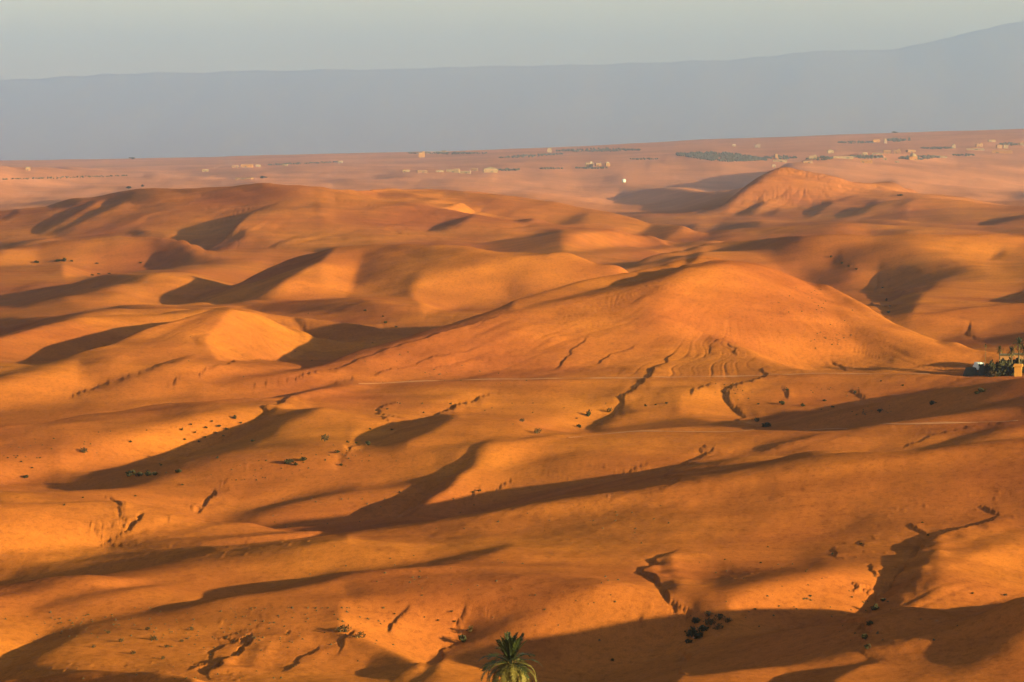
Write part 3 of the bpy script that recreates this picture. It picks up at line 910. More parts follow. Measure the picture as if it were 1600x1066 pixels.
M_EARTH = mat('earth_wall', (0.20, 0.085, 0.04), 0.95, (0.26, 0.115, 0.055), 0.6)
M_PALE = mat('pale_render', (0.23, 0.125, 0.075), 0.9, (0.30, 0.17, 0.10), 0.5)
M_OCHRE = mat('ochre_render', (0.30, 0.115, 0.025), 0.9, (0.36, 0.145, 0.034), 1.5)
M_ROOF = mat('earth_roof', (0.20, 0.12, 0.07), 0.95, (0.27, 0.17, 0.10), 0.7)
M_WOOD = mat('dark_timber', (0.05, 0.032, 0.02), 0.8, (0.085, 0.055, 0.035), 6)
M_GLASS = mat('window_dark', (0.025, 0.028, 0.03), 0.2)
M_CLOTH = mat('black_tent_cloth', (0.022, 0.018, 0.016), 0.95, (0.04, 0.032, 0.028), 4)
M_WHITE = mat('white_paint', (0.55, 0.55, 0.55), 0.45)
M_TYRE = mat('tyre_rubber', (0.02, 0.02, 0.02), 0.9)
M_STONE = mat('field_stone', (0.13, 0.07, 0.035), 0.95, (0.22, 0.13, 0.07), 3)
M_LEAF = mat('shrub_leaf', (0.013, 0.011, 0.006), 0.8, (0.028, 0.021, 0.010), 3)
M_DRY = mat('dry_shrub', (0.028, 0.015, 0.008), 0.9, (0.055, 0.030, 0.014), 3)
M_TWIG = mat('twig', (0.05, 0.032, 0.02), 0.9)
M_FROND = mat('palm_frond', (0.008, 0.011, 0.004), 0.6, (0.018, 0.021, 0.006), 2)
M_FROND_OLD = mat('palm_frond_old', (0.050, 0.040, 0.010), 0.65, (0.090, 0.064, 0.016), 2)
M_FROND_DEAD = mat('palm_frond_dead', (0.085, 0.042, 0.014), 0.9, (0.13, 0.07, 0.025), 2)
M_TRUNK = mat('palm_trunk', (0.055, 0.036, 0.022), 0.95, (0.115, 0.075, 0.045), 5)
M_GROVE = mat('grove_leaf', (0.038, 0.029, 0.024), 0.9, (0.070, 0.052, 0.042), 0.05)

class MB:
    def __init__(self): self.v, self.f = [], []
    def quad(self, a, b, c, d):
        i = len(self.v); self.v += [tuple(a), tuple(b), tuple(c), tuple(d)]; self.f.append((i, i + 1, i + 2, i + 3))
    def tri(self, a, b, c):
        i = len(self.v); self.v += [tuple(a), tuple(b), tuple(c)]; self.f.append((i, i + 1, i + 2))
    def box(self, x0, x1, y0, y1, z0, z1, taper=0.0):
        i = len(self.v); t = taper
        self.v += [(x0, y0, z0), (x1, y0, z0), (x1, y1, z0), (x0, y1, z0), (x0 + t, y0 + t, z1), (x1 - t, y0 + t, z1), (x1 - t, y1 - t, z1), (x0 + t, y1 - t, z1)]
        self.f += [tuple(i + k for k in q) for q in ((0, 3, 2, 1), (4, 5, 6, 7), (0, 1, 5, 4), (1, 2, 6, 5), (2, 3, 7, 6), (3, 0, 4, 7))]
    def tube(self, pts, rads, n=8, cap=True):
        i0 = len(self.v)
        for k, (p, r) in enumerate(zip(pts, rads)):
            p = Vector(p)
            d = (Vector(pts[min(k + 1, len(pts) - 1)]) - Vector(pts[max(k - 1, 0)])).normalized()
            u = d.cross(Vector((0.31, 0.92, 0.2))).normalized(); w_ = d.cross(u)
            for q in range(n):
                a = 2 * math.pi * q / n
                self.v.append(tuple(p + (u * math.cos(a) + w_ * math.sin(a)) * r))
        for k in range(len(pts) - 1):
            for q in range(n):
                a, b = i0 + k * n + q, i0 + k * n + (q + 1) % n
                self.f.append((a, b, b + n, a + n))
        if cap: self.f.append(tuple(i0 + (len(pts) - 1) * n + q for q in range(n)))
    def mesh(self, name, m, smooth=False):
        me = bpy.data.meshes.new(name); me.from_pydata(self.v, [], self.f); me.materials.append(m)
        if smooth: me.polygons.foreach_set('use_smooth', [True] * len(me.polygons))
        me.update(); return me

def place(name, me, parent=None, loc=(0, 0, 0), rot=(0, 0, 0), scale=(1, 1, 1)):
    o = bpy.data.objects.new(name, me); COL.objects.link(o)
    o.location = loc; o.rotation_euler = rot; o.scale = scale
    if parent: o.parent = parent
    return o

def thing(name, label, cat, loc, rz=0.0, group=None, me=None, scale=(1, 1, 1)):
    o = place(name, me, None, loc, (0, 0, rz), scale)
    o['label'] = label; o['category'] = cat
    if group: o['group'] = group
    return o

PX, PY = project(XX, YY, z)
def spot(px, py, sink=0.0):
    x, y = pick(px, py)
    return x, y, ground_z(x, y) - sink

def mpp(y): return y / F                       # metres per photo pixel at a distance

# ---- the date palm close below the hilltop
def frond_mesh(name, length, droop, lift, m, seed, leaf=0.42, pairs=30):
    r = random.Random(seed); b = MB()
    P = []
    ang = lift
    p = Vector((0, 0, 0)); n = 14
    for k in range(n + 1):
        P.append(p.copy())
        ang -= droop / n * (0.35 + 1.3 * k / n)
        p = p + Vector((math.cos(ang), 0, math.sin(ang))) * (length / n)
    b.tube(P, [0.035 * (1 - 0.85 * k / n) + 0.004 for k in range(n + 1)], 4)
    for q in range(pairs):
        f = 0.16 + 0.83 * (q + r.uniform(-.3, .3)) / pairs
        x = f * n; i = min(int(x), n - 1); c = P[i].lerp(P[i + 1], x - i)
        d = (P[i + 1] - P[i]).normalized()
        L = leaf * (0.55 + 0.9 * math.sin(math.pi * min(f * 0.95 + 0.1, 1))) * r.uniform(.8, 1.15)
        for sgn in (-1, 1):
            out = (d * r.uniform(.75, 1.0) + Vector((0, sgn, 0)) * r.uniform(.65, .95) + Vector((0, 0, r.uniform(-.05, .4)))).normalized()
            tip = c + out * L + Vector((0, 0, -0.10 * L))
            wv = d * (0.022 + 0.018 * r.random()); mid = c.lerp(tip, .45) + Vector((0, 0, .02))
            b.tri(c - wv, c + wv, mid + wv * 1.1); b.tri(c - wv, mid + wv * 1.1, mid - wv * 1.1); b.tri(mid - wv * 1.1, mid + wv * 1.1, tip)
    return b.mesh(name, m)

FRONDS_UP = [frond_mesh('frond_young', 2.3, 0.35, 0.0, M_FROND, k, 0.34, 34) for k in range(3)]
FRONDS = [frond_mesh('frond', 2.75, 1.1 + 0.25 * k, 0.0, M_FROND, 10 + k, 0.40) for k in range(3)]
FRONDS_OLD = [frond_mesh('frond_old', 2.8, 1.5 + 0.2 * k, 0.0, M_FROND_OLD, 20 + k, 0.38) for k in range(3)]
FRONDS_DEAD = [frond_mesh('frond_dead', 2.2, 1.1, 0.0, M_FROND_DEAD, 30 + k, 0.22, 20) for k in range(2)]

def palm(label, loc, height, scale, counts, seed, group=None):
    r = random.Random(seed)
    t = thing('date_palm', label, 'palm tree', loc, r.uniform(0, 6), group)
    b = MB(); n = max(6, int(height * 3.5)); pts, rad = [], []
    for k in range(n + 1):
        f = k / n
        pts.append((0.25 * math.sin(f * 2.2) * scale, 0.12 * math.sin(f * 3.1) * scale, height * f - 0.4 * (k == 0)))
        rad.append((0.26 - 0.07 * f + (0.028 if k % 2 else 0) + (0.10 if f < 0.04 else 0) + 0.07 * max(0, f - .9) * 10) * scale)
    b.tube(pts, rad, 9)
    place('trunk', b.mesh('palm_trunk', M_TRUNK, True), t)
    top = Vector(pts[-1])
    boss = MB()
    for k in range(34):                           # stubs of cut fronds below the crown
        a = k * 2.4; h_ = -0.75 + 0.024 * k
        c = Vector((math.cos(a), math.sin(a), 0)) * 0.2 * scale; o_ = top + c + Vector((0, 0, h_ * scale))
        e = o_ + (Vector((math.cos(a), math.sin(a), 0)) * .22 + Vector((0, 0, .26))) * scale
        boss.tube([o_, e], [0.07 * scale, 0.03 * scale], 4)
    place('frond_stubs', boss.mesh('frond_stubs', M_FROND_DEAD), t)
    k_all = 0
    for kind, (lo, hi, cnt) in zip((FRONDS_UP, FRONDS, FRONDS_OLD, FRONDS_DEAD), counts):
        for k in range(cnt):
            el = lo + (hi - lo) * (k + r.random()) / cnt
            az_ = k_all * 2.39996 + r.uniform(-.25, .25); k_all += 1
            s_ = scale * r.uniform(.88, 1.1)
            place('frond', kind[k % len(kind)], t, top + Vector((0, 0, -0.05)), (r.uniform(-.3, .3), -el, az_), (s_, s_, s_))
    return t

def palm_at(label, px, crown_py, Y, scale, counts, seed, group=None):
    X, zc = at_dist(px, crown_py, Y)
    g = ground_z(X, Y)
    return palm(label, (X, Y, g), zc - g, scale, counts, seed, group)

palm_at('tall date palm in the near foreground with upright dark fronds and drooping yellow-green ones', 801, 1036, 262.0, 1.22,
        ((1.05, 1.45, 18), (0.15, 0.9, 12), (-0.5, 0.35, 30), (-1.15, -0.5, 16)), 5)

# ---- shrubs
def shrub_mesh(name, m, seed, n=150, spread=1.0, h=0.75, leaf=0.16):
    r = random.Random(seed); b = MB()
    lobes = [(r.uniform(-.32, .32), r.uniform(-.32, .32), r.uniform(.25, .6) * h, r.uniform(.22, .4)) for _ in range(6)]
    for k in range(n):
        lx, ly, lz, lr = lobes[k % 6]
        u = Vector((r.gauss(0, 1), r.gauss(0, 1), r.gauss(0, 1))).normalized() * lr * (0.55 + 0.5 * r.random())
        c = Vector((lx + u.x, ly + u.y, max(0.02, lz + u.z * 0.8)))
        a = Vector((r.gauss(0, 1), r.gauss(0, 1), r.gauss(0, .7))).normalized() * leaf * r.uniform(.6, 1.2)
        e = a.cross(Vector((r.gauss(0, 1), r.gauss(0, 1), r.gauss(0, 1)))).normalized() * leaf * .55
        b.quad(c - a, c - e, c + a, c + e)
    return b.mesh(name, m)

def stem_mesh(seed, n=7, h=0.6):
    r = random.Random(seed); b = MB()
    for k in range(n):
        a = r.uniform(0, 6.28); t = r.uniform(.1, .4)
        b.tube([(0, 0, -.1), (t * .5 * math.cos(a), t * .5 * math.sin(a), h * .5), (t * math.cos(a), t * math.sin(a), h * r.uniform(.7, 1))], [.03, .02, .008], 4)
    return b.mesh('shrub_stems', M_TWIG)

SHRUBS = [shrub_mesh('shrub_leaves', M_LEAF, 100 + k) for k in range(4)]
DRYS = [shrub_mesh('dry_shrub_leaves', M_DRY, 120 + k, 120, 1, .7, .10) for k in range(3)]
STEMS = [stem_mesh(140 + k) for k in range(3)]
_sn = [0]
def shrub(px, py, wpx, label, group=None, dry=False, tall=1.0):
    _sn[0] += 1; k = _sn[0]; r = random.Random(k)
    x, y, g = spot(px, py)
    w_ = (0.72 if wpx < 9 else 0.85) * wpx * mpp(y)
    bank = DRYS if dry else SHRUBS
    if wpx < 9:
        thing('shrub', label, 'shrub', (x, y, g - 0.04 * w_), r.uniform(0, 6.28), group, bank[k % len(bank)], (w_, w_, w_ * tall * r.uniform(.8, 1.05)))
    else:
        t = thing('shrub', label, 'shrub', (x, y, g - 0.04 * w_), r.uniform(0, 6.28), group, None, (w_, w_, w_ * tall))
        place('foliage', bank[k % len(bank)], t); place('stems', STEMS[k % 3], t)

ORDINAL = 'first second third fourth fifth sixth seventh eighth ninth tenth eleventh twelfth thirteenth fourteenth fifteenth'.split()
def shrubs(label, group, pts, dry=False):
    for i, p in enumerate(sorted(pts)):
        which = ORDINAL[i] + ' from the left' if i < len(pts) - 1 else 'rightmost of them'
        shrub(p[0], p[1], p[2], label + ', ' + which, group, dry, p[3] if len(p) > 3 else 1.0)

shrubs('small dark shrub on the bank above the left gully', 'shrubs on the bank above the left gully',
       [(285, 672, 7), (290, 688, 6), (305, 676, 6), (322, 669, 7), (338, 677, 6), (343, 667, 8), (355, 671, 7), (367, 654, 9), (311, 691, 6), (321, 684, 6), (332, 659, 5), (300, 664, 5), (350, 682, 5), (378, 662, 6)])
shrubs('low dark shrub on the floor of the shaded left valley', 'shrubs on the floor of the left valley',
       [(205, 743, 16), (218, 744, 13), (232, 743, 15), (244, 742, 10), (280, 738, 11), (395, 690, 8), (252, 728, 6), (340, 716, 7)])
shrub(42, 747, 9, 'lone round dark shrub at the shaded end of the left valley')
shrubs('tiny scattered shrub on the pale slope at the left edge', 'shrubs on the pale left slope', [(33, 722, 5), (27, 713, 4), (52, 732, 5), (13, 716, 4), (64, 716, 4), (204, 691, 7), (230, 673, 4)])
shrub(132, 708, 14, 'leafless brown bush above the shaded left valley', None, True, 1.3)
shrubs('dark bush in the shaded mouth of the central gully', 'bushes in the mouth of the central gully',
       [(452, 724, 15), (473, 720, 12), (463, 727, 9), (528, 708, 9), (576, 696, 9, 1.5), (545, 692, 8), (556, 693, 6), (534, 727, 7)])
shrub(508, 690, 16, 'dry bush at the brink of the shaded central gully', None, True, 1.5)
shrubs('small dark shrub on the gully lip under the big hill', 'shrubs along the gully lip under the big hill',
       [(578, 671, 6), (613, 672, 6), (704, 632, 6), (663, 646, 5), (606, 640, 5), (588, 642, 5)])
shrub(818, 660, 11, 'low dry bush on open sand between the two central gullies', None, True)
shrub(840, 677, 17, 'spreading brown bush at the edge of the pale ridge', None, True, .8)
shrub(921, 650, 11, 'small rounded tree-like bush beside the winding gully', None, False, 1.5)
shrub(953, 644, 12, 'olive bush right at the bend of the winding gully', None, True, 1.2)
shrub(905, 668, 9, 'black bush at the lower end of the winding gully')
shrub(901, 654, 5, 'tiny shrub uphill of the black bush by the winding gully')
shrubs('small shrub in the row on the pale patch of sand', 'row of shrubs on the pale patch', [(1010, 635, 7), (1025, 633, 5), (1042, 631, 6)])
shrub(1198, 667, 15, 'dark bush where the forked gully meets the shaded valley')
shrub(1184, 659, 12, 'rough brown bush on the forked gully bank', None, True)
shrubs('small dark shrub on the eroded shelf', 'shrubs on the eroded shelf',
       [(1255, 635, 9), (1290, 627, 8), (1301, 637, 7), (1338, 613, 7), (1377, 596, 5), (1412, 603, 6), (1222, 632, 11), (1230, 610, 7), (1185, 632, 6)])
shrub(1376, 644, 10, 'dark shrub on the shaded valley side below the eroded shelf')
shrub(1458, 631, 12, 'round dark bush alone in the middle of the shaded valley')
shrub(1536, 612, 16, 'wide black bush in the shade below the garden', None, False, .7)
shrub(1527, 616, 9, 'small black bush touching the wide bush below the garden')
shrubs('dark shrub on the crest of the far left dune', 'shrubs on the far left dune', [(57, 411, 9, .8), (92, 408, 12, .6), (101, 408, 9), (113, 409, 7), (152, 412, 7, .6), (220, 411, 6, .7), (145, 431, 6), (156, 429, 8, .6), (171, 428, 8, .6)])
shrubs('dark shrub in the cleft behind the big hill', 'shrubs in the cleft behind the big hill', [(604, 505, 8), (571, 486, 6), (619, 512, 6), (599, 495, 5)])
shrubs('tiny dark shrub along the right dune gully', 'shrubs on the right dune gully', [(1299, 402, 5, 1.3), (1316, 412, 6), (1327, 416, 6), (1339, 421, 6)])
shrubs('dark shrub in the deep right gully', 'shrubs in the deep right gully', [(1390, 489, 8, 1.3), (1386, 470, 6, 1.4), (1380, 450, 5), (1392, 478, 5)])
shrubs('dense dark brush choking the foreground gully', 'brush in the foreground gully',
       [(1084, 990, 22, 1.2), (1092, 998, 18, 1.1), (1086, 974, 15, 1.2), (1100, 985, 18), (1077, 1004, 12)])
shrubs('twiggy brown brush beside the foreground gully', 'dry brush beside the foreground gully',
       [(1112, 976, 24), (1126, 968, 20), (1138, 972, 16), (1108, 962, 18), (1122, 984, 18)], True)
shrubs('dark brush in the narrow right foreground gully', 'brush in the right foreground gully', [(1369, 953, 14, 1.2), (1360, 975, 11, 1.4), (1353, 998, 12, 1.3), (1380, 940, 10), (1357, 1012, 11)])
shrub(724, 1003, 15, 'upright dark bush where the track edge meets the palm slope', None, False, 1.5)
shrub(735, 988, 14, 'dry upright bush above the palm on the dark slope', None, True, 1.4)
shrub(958, 1032, 8, 'single black shrub on bare sand to the side of the palm')
shrubs('tiny shrub on the bright slope between the foreground gullies', 'shrubs on the bright foreground slope', [(1267, 932, 6), (1332, 934, 6), (1182, 953, 6), (1301, 866, 6), (1346, 850, 5), (1190, 880, 5)])
shrubs('tiny shrub on the lit slope of the right foreground', 'shrubs on the lit right slope', [(1520, 928, 7), (1572, 931, 8), (1442, 817, 5), (1451, 836, 6)])
shrubs('dry tuft on the rough ground at the lower left', 'dry tufts on the rough lower left ground',
       [(240, 1000, 15), (190, 1003, 12), (232, 985, 12), (262, 1012, 10), (170, 990, 10), (210, 1022, 11), (285, 1003, 9), (147, 1012, 9), (300, 985, 9), (255, 1030, 9), (355, 998, 7, 1.6)], True)
shrub(540, 988, 30, 'big sprawling dry bush above the dark washed ground', None, True, .8)
shrub(562, 997, 22, 'smaller dry bush beside the big sprawling one', None, True, .8)
shrubs('little shrub on the flat sand terrace left of the palm', 'shrubs on the flat terrace', [(707, 956, 8, .7), (618, 960, 5), (685, 970, 6), (712, 972, 6)])
shrubs('tiny shrub along the cracked plain at mid left', 'shrubs along the cracked plain', [(286, 758, 6), (102, 790, 6), (130, 778, 5), (212, 776, 5), (625, 770, 6, 1.2), (750, 768, 7), (739, 770, 6)])

# ---- houses
def house_mesh(kind, w_, d_, h_, seed):
    """returns the parts of a small earth house: name, mesh, material"""
    r = random.Random(seed); parts = []
    b = MB(); b.box(-w_ / 2, w_ / 2, -d_ / 2, d_ / 2, -1.0, h_, 0.03 * h_)
    if kind == 'tower': b.box(-w_ * .62, w_ * .62, -d_ * .62, d_ * .62, -1.0, h_ * .28)
    if kind == 'step': b.box(w_ * .08, w_ * .46, -d_ * .42, d_ * .42, h_ - .02, h_ * 1.45)
    parts.append(('wall', b, M_PALE if r.random() < .6 else M_EARTH))
    b = MB(); t = 0.12 * h_
    if kind == 'pitched':
        p = [(-w_ * .53, -d_ * .53, h_), (w_ * .53, -d_ * .53, h_), (w_ * .53, d_ * .53, h_), (-w_ * .53, d_ * .53, h_), (0, 0, h_ * 1.55)]
        i = len(b.v); b.v += p; b.f += [(i, i + 1, i + 4), (i + 1, i + 2, i + 4), (i + 2, i + 3, i + 4), (i + 3, i, i + 4), (i + 3, i + 2, i + 1, i)]
    elif kind == 'dome':
        pts = [(0, 0, h_ + w_ * .42 * math.sin(a)) for a in (0, .4, .8, 1.2, 1.5)]
        b.tube(pts, [w_ * .45 * math.cos(a) for a in (0, .4, .8, 1.2, 1.5)], 12)
    else:
        for (x0, x1, y0, y1) in ((-w_ / 2 - .05, w_ / 2 + .05, -d_ / 2 - .05, -d_ / 2 + .35), (-w_ / 2 - .05, w_ / 2 + .05, d_ / 2 - .35, d_ / 2 + .05), (-w_ / 2 - .05, -w_ / 2 + .35, -d_ / 2 + .352, d_ / 2 - .352), (w_ / 2 - .35, w_ / 2 + .05, -d_ / 2 + .352, d_ / 2 - .352)):
            b.box(x0, x1, y0, y1, h_ + .003, h_ + t)
        b.box(-w_ / 2 + .36, w_ / 2 - .36, -d_ / 2 + .36, d_ / 2 - .36, h_ + .004, h_ + .1)
    parts.append(('roof', b, M_ROOF))
    dx = r.uniform(-.25, .25) * w_; f = -d_ / 2 - .02
    b = MB(); b.box(dx - .06 * w_ - .4, dx + .06 * w_ + .4, f - .06, f + .12, 0, min(2.1, h_ * .62)); parts.append(('door', b, M_WOOD))
    n = max(1, int(w_ / 6))
    for k in range(n):
        x = -w_ / 2 + w_ * (k + .5) / n
        if abs(x - dx) < 1.6: continue
        b = MB(); b.box(x - .5, x + .5, f - .05, f + .1, h_ * .45, h_ * .45 + min(1.1, h_ * .3)); parts.append(('window', b, M_GLASS))
    return parts

def house(px, py, wpx, hpx, label, kind='flat', group=None, name='house', cat='house', seed=None, wall=None):
    x, y, g = spot(px, py + hpx * 0.5)
    k = mpp(y); w_ = 0.92 * wpx * k; h_ = 0.8 * hpx * k
    sd = seed if seed is not None else int(px * 7 + py)
    r = random.Random(sd)
    t = thing(name, label, cat, (x, y, g), r.uniform(-.2, .35), group)
    for (nm, b, m) in house_mesh(kind, w_, max(w_ * .55, h_ * .8), h_, sd):
        place(nm, b.mesh(nm, wall if (wall and nm == 'wall') else m), t)
    return t

# the long row in the middle of the far plain
house(635, 267, 12, 4, 'low pale house standing first at the outer end of the long far row')
house(661, 268, 17, 4, 'second pale house of the long row, wider than the first')
house(688, 267.5, 14, 3, 'dim low house in the gap of the long row')
house(708, 267, 22, 5, 'long pale flat-roofed house in the middle of the long row', 'step')
house(727, 269, 18, 4, 'bright low house set forward from the long row')
house(742, 265, 12, 5, 'small pinkish house just behind the long row', 'flat', None, 'house', 'house', None, M_EARTH)
house(767, 266, 24, 7, 'largest house of the long row with a pyramid roof', 'pitched')
# three together, and single ones near the skyline
house(922, 257, 13, 7, 'tallest of the three bright houses standing close together', 'step')
house(936, 257, 10, 5, 'middle one of the three bright houses standing close together')
house(950, 257, 8, 6, 'smallest of the three bright houses, at the end', 'pitched')
house(659, 242, 11, 8, 'orange house alone on the skyline beside a dark grove', 'step', None, 'house', 'house', None, M_OCHRE)
house(694, 237, 8, 4, 'small white house at the skyline behind the dark grove', 'flat', None, 'house', 'house', None, M_PALE)
house(859, 235, 8, 6, 'small pale house at the skyline in front of the long grove', 'pitched')
house(446, 258, 8, 3, 'faint low house between the orange farm and the centre')
house(405, 259, 9, 4, 'pale house at the end of the orange farm')
house(386, 259, 20, 5, 'long orange farm building on the far plain', 'flat', None, 'farm_building', 'house', None, M_OCHRE)
house(369, 260, 12, 4, 'low orange building beside the long orange farm', 'flat', None, 'farm_building', 'house', None, M_EARTH)
house(322, 266, 11, 4, 'lone white house on the plain before the orange farm', 'flat', None, 'house', 'house', None, M_PALE)
house(44, 264, 9, 5, 'faint pink house under the first low hills', 'pitched')
house(383, 279, 28, 3, 'very long low wall-like building on the mesa top', 'flat', None, 'farm_building', 'house', None, M_EARTH)
house(532, 253, 8, 4, 'tiny pale house on the plain above the mesa')
house(1147, 227, 6, 4, 'tiny house above the big dark grove')
house(1185, 228, 9, 5, 'small pale house alone above the big dark grove', 'step')
# the village on the right-hand plain
house(1214, 244, 5, 8, 'slim pale tower at the near end of the village', 'tower', None, 'tower', 'tower')
house(1219, 251, 24, 4, 'long low house at the foot of the slim tower')
house(1210, 259, 6, 5, 'small house on the top of the pointed hill', 'flat')
house(1271, 246, 14, 6, 'stepped house between two dark groves of the village', 'step')
house(1262, 253, 16, 4, 'low pinkish house in front of the stepped house', 'flat', None, 'house', 'house', None, M_EARTH)
house(1298, 237, 11, 5, 'bright house standing above the rest of the village', 'pitched')
house(1318, 246, 34, 4, 'longest pale building in the village', 'flat', None, 'farm_building', 'house', None, M_PALE)
house(1352, 240, 9, 4, 'small white house beside the long thin one', 'flat', None, 'house', 'house', None, M_PALE)
house(1371, 240, 18, 3, 'long thin pale house in the village centre')
house(1355, 252.5, 20, 5, 'bright yellow flat house at the front of the village', 'flat', None, 'house', 'house', None, M_OCHRE)
house(1387, 237, 14, 6, 'square earth house behind the yellow one', 'flat', None, 'house', 'house', None, M_EARTH)
house(1403, 237, 12, 6, 'reddish earth house next to the square one', 'step', None, 'house', 'house', None, M_EARTH)
house(1424, 236, 15, 4, 'wide reddish house at the far end of the row', 'flat', None, 'house', 'house', None, M_EARTH)
house(1428, 247, 14, 7, 'glowing orange house in front of a dark grove', 'dome', None, 'house', 'house', None, M_OCHRE)
house(1383, 248, 6, 4, 'tiny earth house behind the yellow flat house')
house(1403, 253, 8, 3, 'tiny pale house at the front edge of the village')
house(1471, 245, 22, 3, 'long golden house between the village and the last farm', 'flat', None, 'house', 'house', None, M_PALE)
house(1370, 220, 12, 5, 'orange house near the skyline beside a dark grove', 'flat', None, 'house', 'house', None, M_OCHRE)
house(1385, 220, 4, 8, 'thin tower near the skyline', 'tower', None, 'tower', 'tower')
house(1421, 217, 4, 6, 'small dark tower at the end of the skyline grove', 'tower', None, 'tower', 'tower', None, M_WOOD)
house(1491, 229, 6, 6, 'small white-topped house on the upper plain', 'dome')
house(1524, 233, 30, 3, 'long pale terrace wall house of the last farm')
house(1530, 227, 11, 5, 'house standing above the long terrace of the last farm', 'step')
house(1551, 220, 12, 4, 'upper house on the slope at the edge of the last farm', 'flat')
house(1561, 229, 9, 6, 'first of the twin bright houses of the last farm')
house(1572, 229, 8, 6, 'second of the twin bright houses, slightly narrower')
house(1566, 237, 34, 5, 'wide golden house below the twin bright houses', 'flat', None, 'house', 'house', None, M_OCHRE)
house(1597, 225, 7, 5, 'pale house cut by the right edge of the view')

# round white tank
x, y, g = spot(975, 286); k = mpp(y)
t = thing('water_tank', 'small round white tank shining alone on the far plain', 'tank', (x, y, g))
b = MB(); rr = 3.2 * k; b.tube([(0, 0, rr * (1 + math.sin(a))) for a in np.linspace(-1.5, 1.5, 9)], [rr * math.cos(a) for a in np.linspace(-1.5, 1.5, 9)], 14)
place('tank_body', b.mesh('tank_body', M_WHITE, True), t)
b = MB(); b.box(-rr * .5, rr * .5, -rr * .5, rr * .5, -.6, rr * .25); place('base', b.mesh('base', M_STONE), t)

# ---- dark groves beside the houses: far-off trees that read as one mass
def grove(px0, px1, py, depth_px, n, hpx, seed):
    r = random.Random(seed); b = MB()
    n = int(n * 1.5); hpx *= 0.95
    for k in range(n):
        u = r.random(); px = px0 + (px1 - px0) * u
        yy = py(px) if callable(py) else py
        try: x, y, g = spot(px, yy + r.uniform(-1, 1) * depth_px * math.sin(math.pi * min(max(u, .08), .92)))
        except Exception: continue
        q = mpp(y) * hpx * r.uniform(.5, 1.1)
        pts = [(x, y, g - 1), (x + q * .1, y, g + q * .45), (x, y, g + q)]
        b.tube(pts, [q * .35, q * r.uniform(.6, .8), q * .12], 6)
    me = b.mesh('grove', M_GROVE, True)
    o = place('grove', me); o['kind'] = 'stuff'; o['label'] = 'dark belt of far trees on the plain'
grove(1058, 1198, lambda p: 242 + (p - 1060) * .055, 7, 650, 3.0, 1)
grove(1195, 1245, 247, 3, 60, 3.0, 2)
grove(1262, 1302, 248, 3, 60, 3.0, 3)
grove(1330, 1380, 246, 2.5, 70, 3.0, 4)
grove(1405, 1470, lambda p: 248 - (p - 1405) * .03, 3, 110, 3.2, 5)
grove(1310, 1365, 223, 1.5, 60, 2.6, 6)
grove(1386, 1416, 219.5, 2.5, 60, 3.0, 7)
grove(1440, 1490, 232, 1.5, 60, 2.6, 8)
grove(1490, 1525, 243, 1.5, 40, 2.6, 9)
grove(640, 760, 240, 1.6, 110, 2.6, 10)
grove(870, 1000, lambda p: 236 - (p - 870) * .01, 2.5, 160, 2.8, 11)
grove(780, 880, lambda p: 247 - (p - 780) * .06, 2.0, 90, 2.6, 12)
grove(900, 950, 263, 1.5, 40, 2.4, 13)
grove(845, 880, 264, 1.2, 30, 2.4, 14)
grove(775, 812, 266, 1.4, 36, 3.0, 15)
grove(420, 535, lambda p: 258 - (p - 420) * .04, 1.0, 80, 2.2, 16)
grove(0, 200, lambda p: 281 - p * .03, 1.2, 100, 2.0, 17)
grove(1560, 1600, 226, 2, 30, 2.8, 18)
grove(985, 1030, 249, 1.2, 30, 2.4, 19)

# single trees standing out on the far plain and skyline
def far_tree(px, py, wpx, hpx, label):
    x, y, g = spot(px, py); k = mpp(y); r = random.Random(int(px * 3 + py))
    t = thing('tree', label, 'tree', (x, y, g - .2), r.uniform(0, 6))
    b = MB(); b.tube([(0, 0, -1), (0, 0, hpx * k * .5)], [wpx * k * .08, wpx * k * .05], 6); place('trunk', b.mesh('trunk', M_WOOD), t)
    c = place('crown', SHRUBS[int(px) % 4], t, (0, 0, hpx * k * .12), (0, 0, 0), (wpx * k, wpx * k, hpx * k * 1.1))
far_tree(390, 242, 6, 5, 'round dark tree breaking the far skyline above the orange farm')
far_tree(377, 243, 6, 3, 'lower dark tree on the skyline next to the round one')
far_tree(412, 279, 10, 5, 'grey-green tree on the mesa beside the very long low building')
far_tree(202, 295, 8, 5, 'dark tree on the mesa edge where the slope begins')
far_tree(224, 292, 4, 5, 'thin small tree on the mesa edge')
far_tree(207, 249, 10, 4, 'dark knoll stood in for by a tree, alone on the hazy skyline')  # tree shape standing in for a dark knoll
far_tree(1397, 208, 11, 3, 'flat dark tree clump on the skyline above the village')
far_tree(1570, 201, 18, 3, 'wide dark tree clump on the highest skyline')
far_tree(1408, 306, 8, 4, 'dark tree on the plain behind the low mound')
far_tree(1490, 204, 5, 3, 'pale small tree on the skyline between two dark clumps')

# ---- the garden at the right edge
gx_, gy_, gz_ = spot(1585, 588)
def garden(px, dY=0.0):
    Y = gy_ + dY; X, _ = at_dist(px, 580, Y)
    return X, Y, ground_z(X, Y)
def h_at(py, Y, px=1580): return at_dist(px, py, Y)[1]

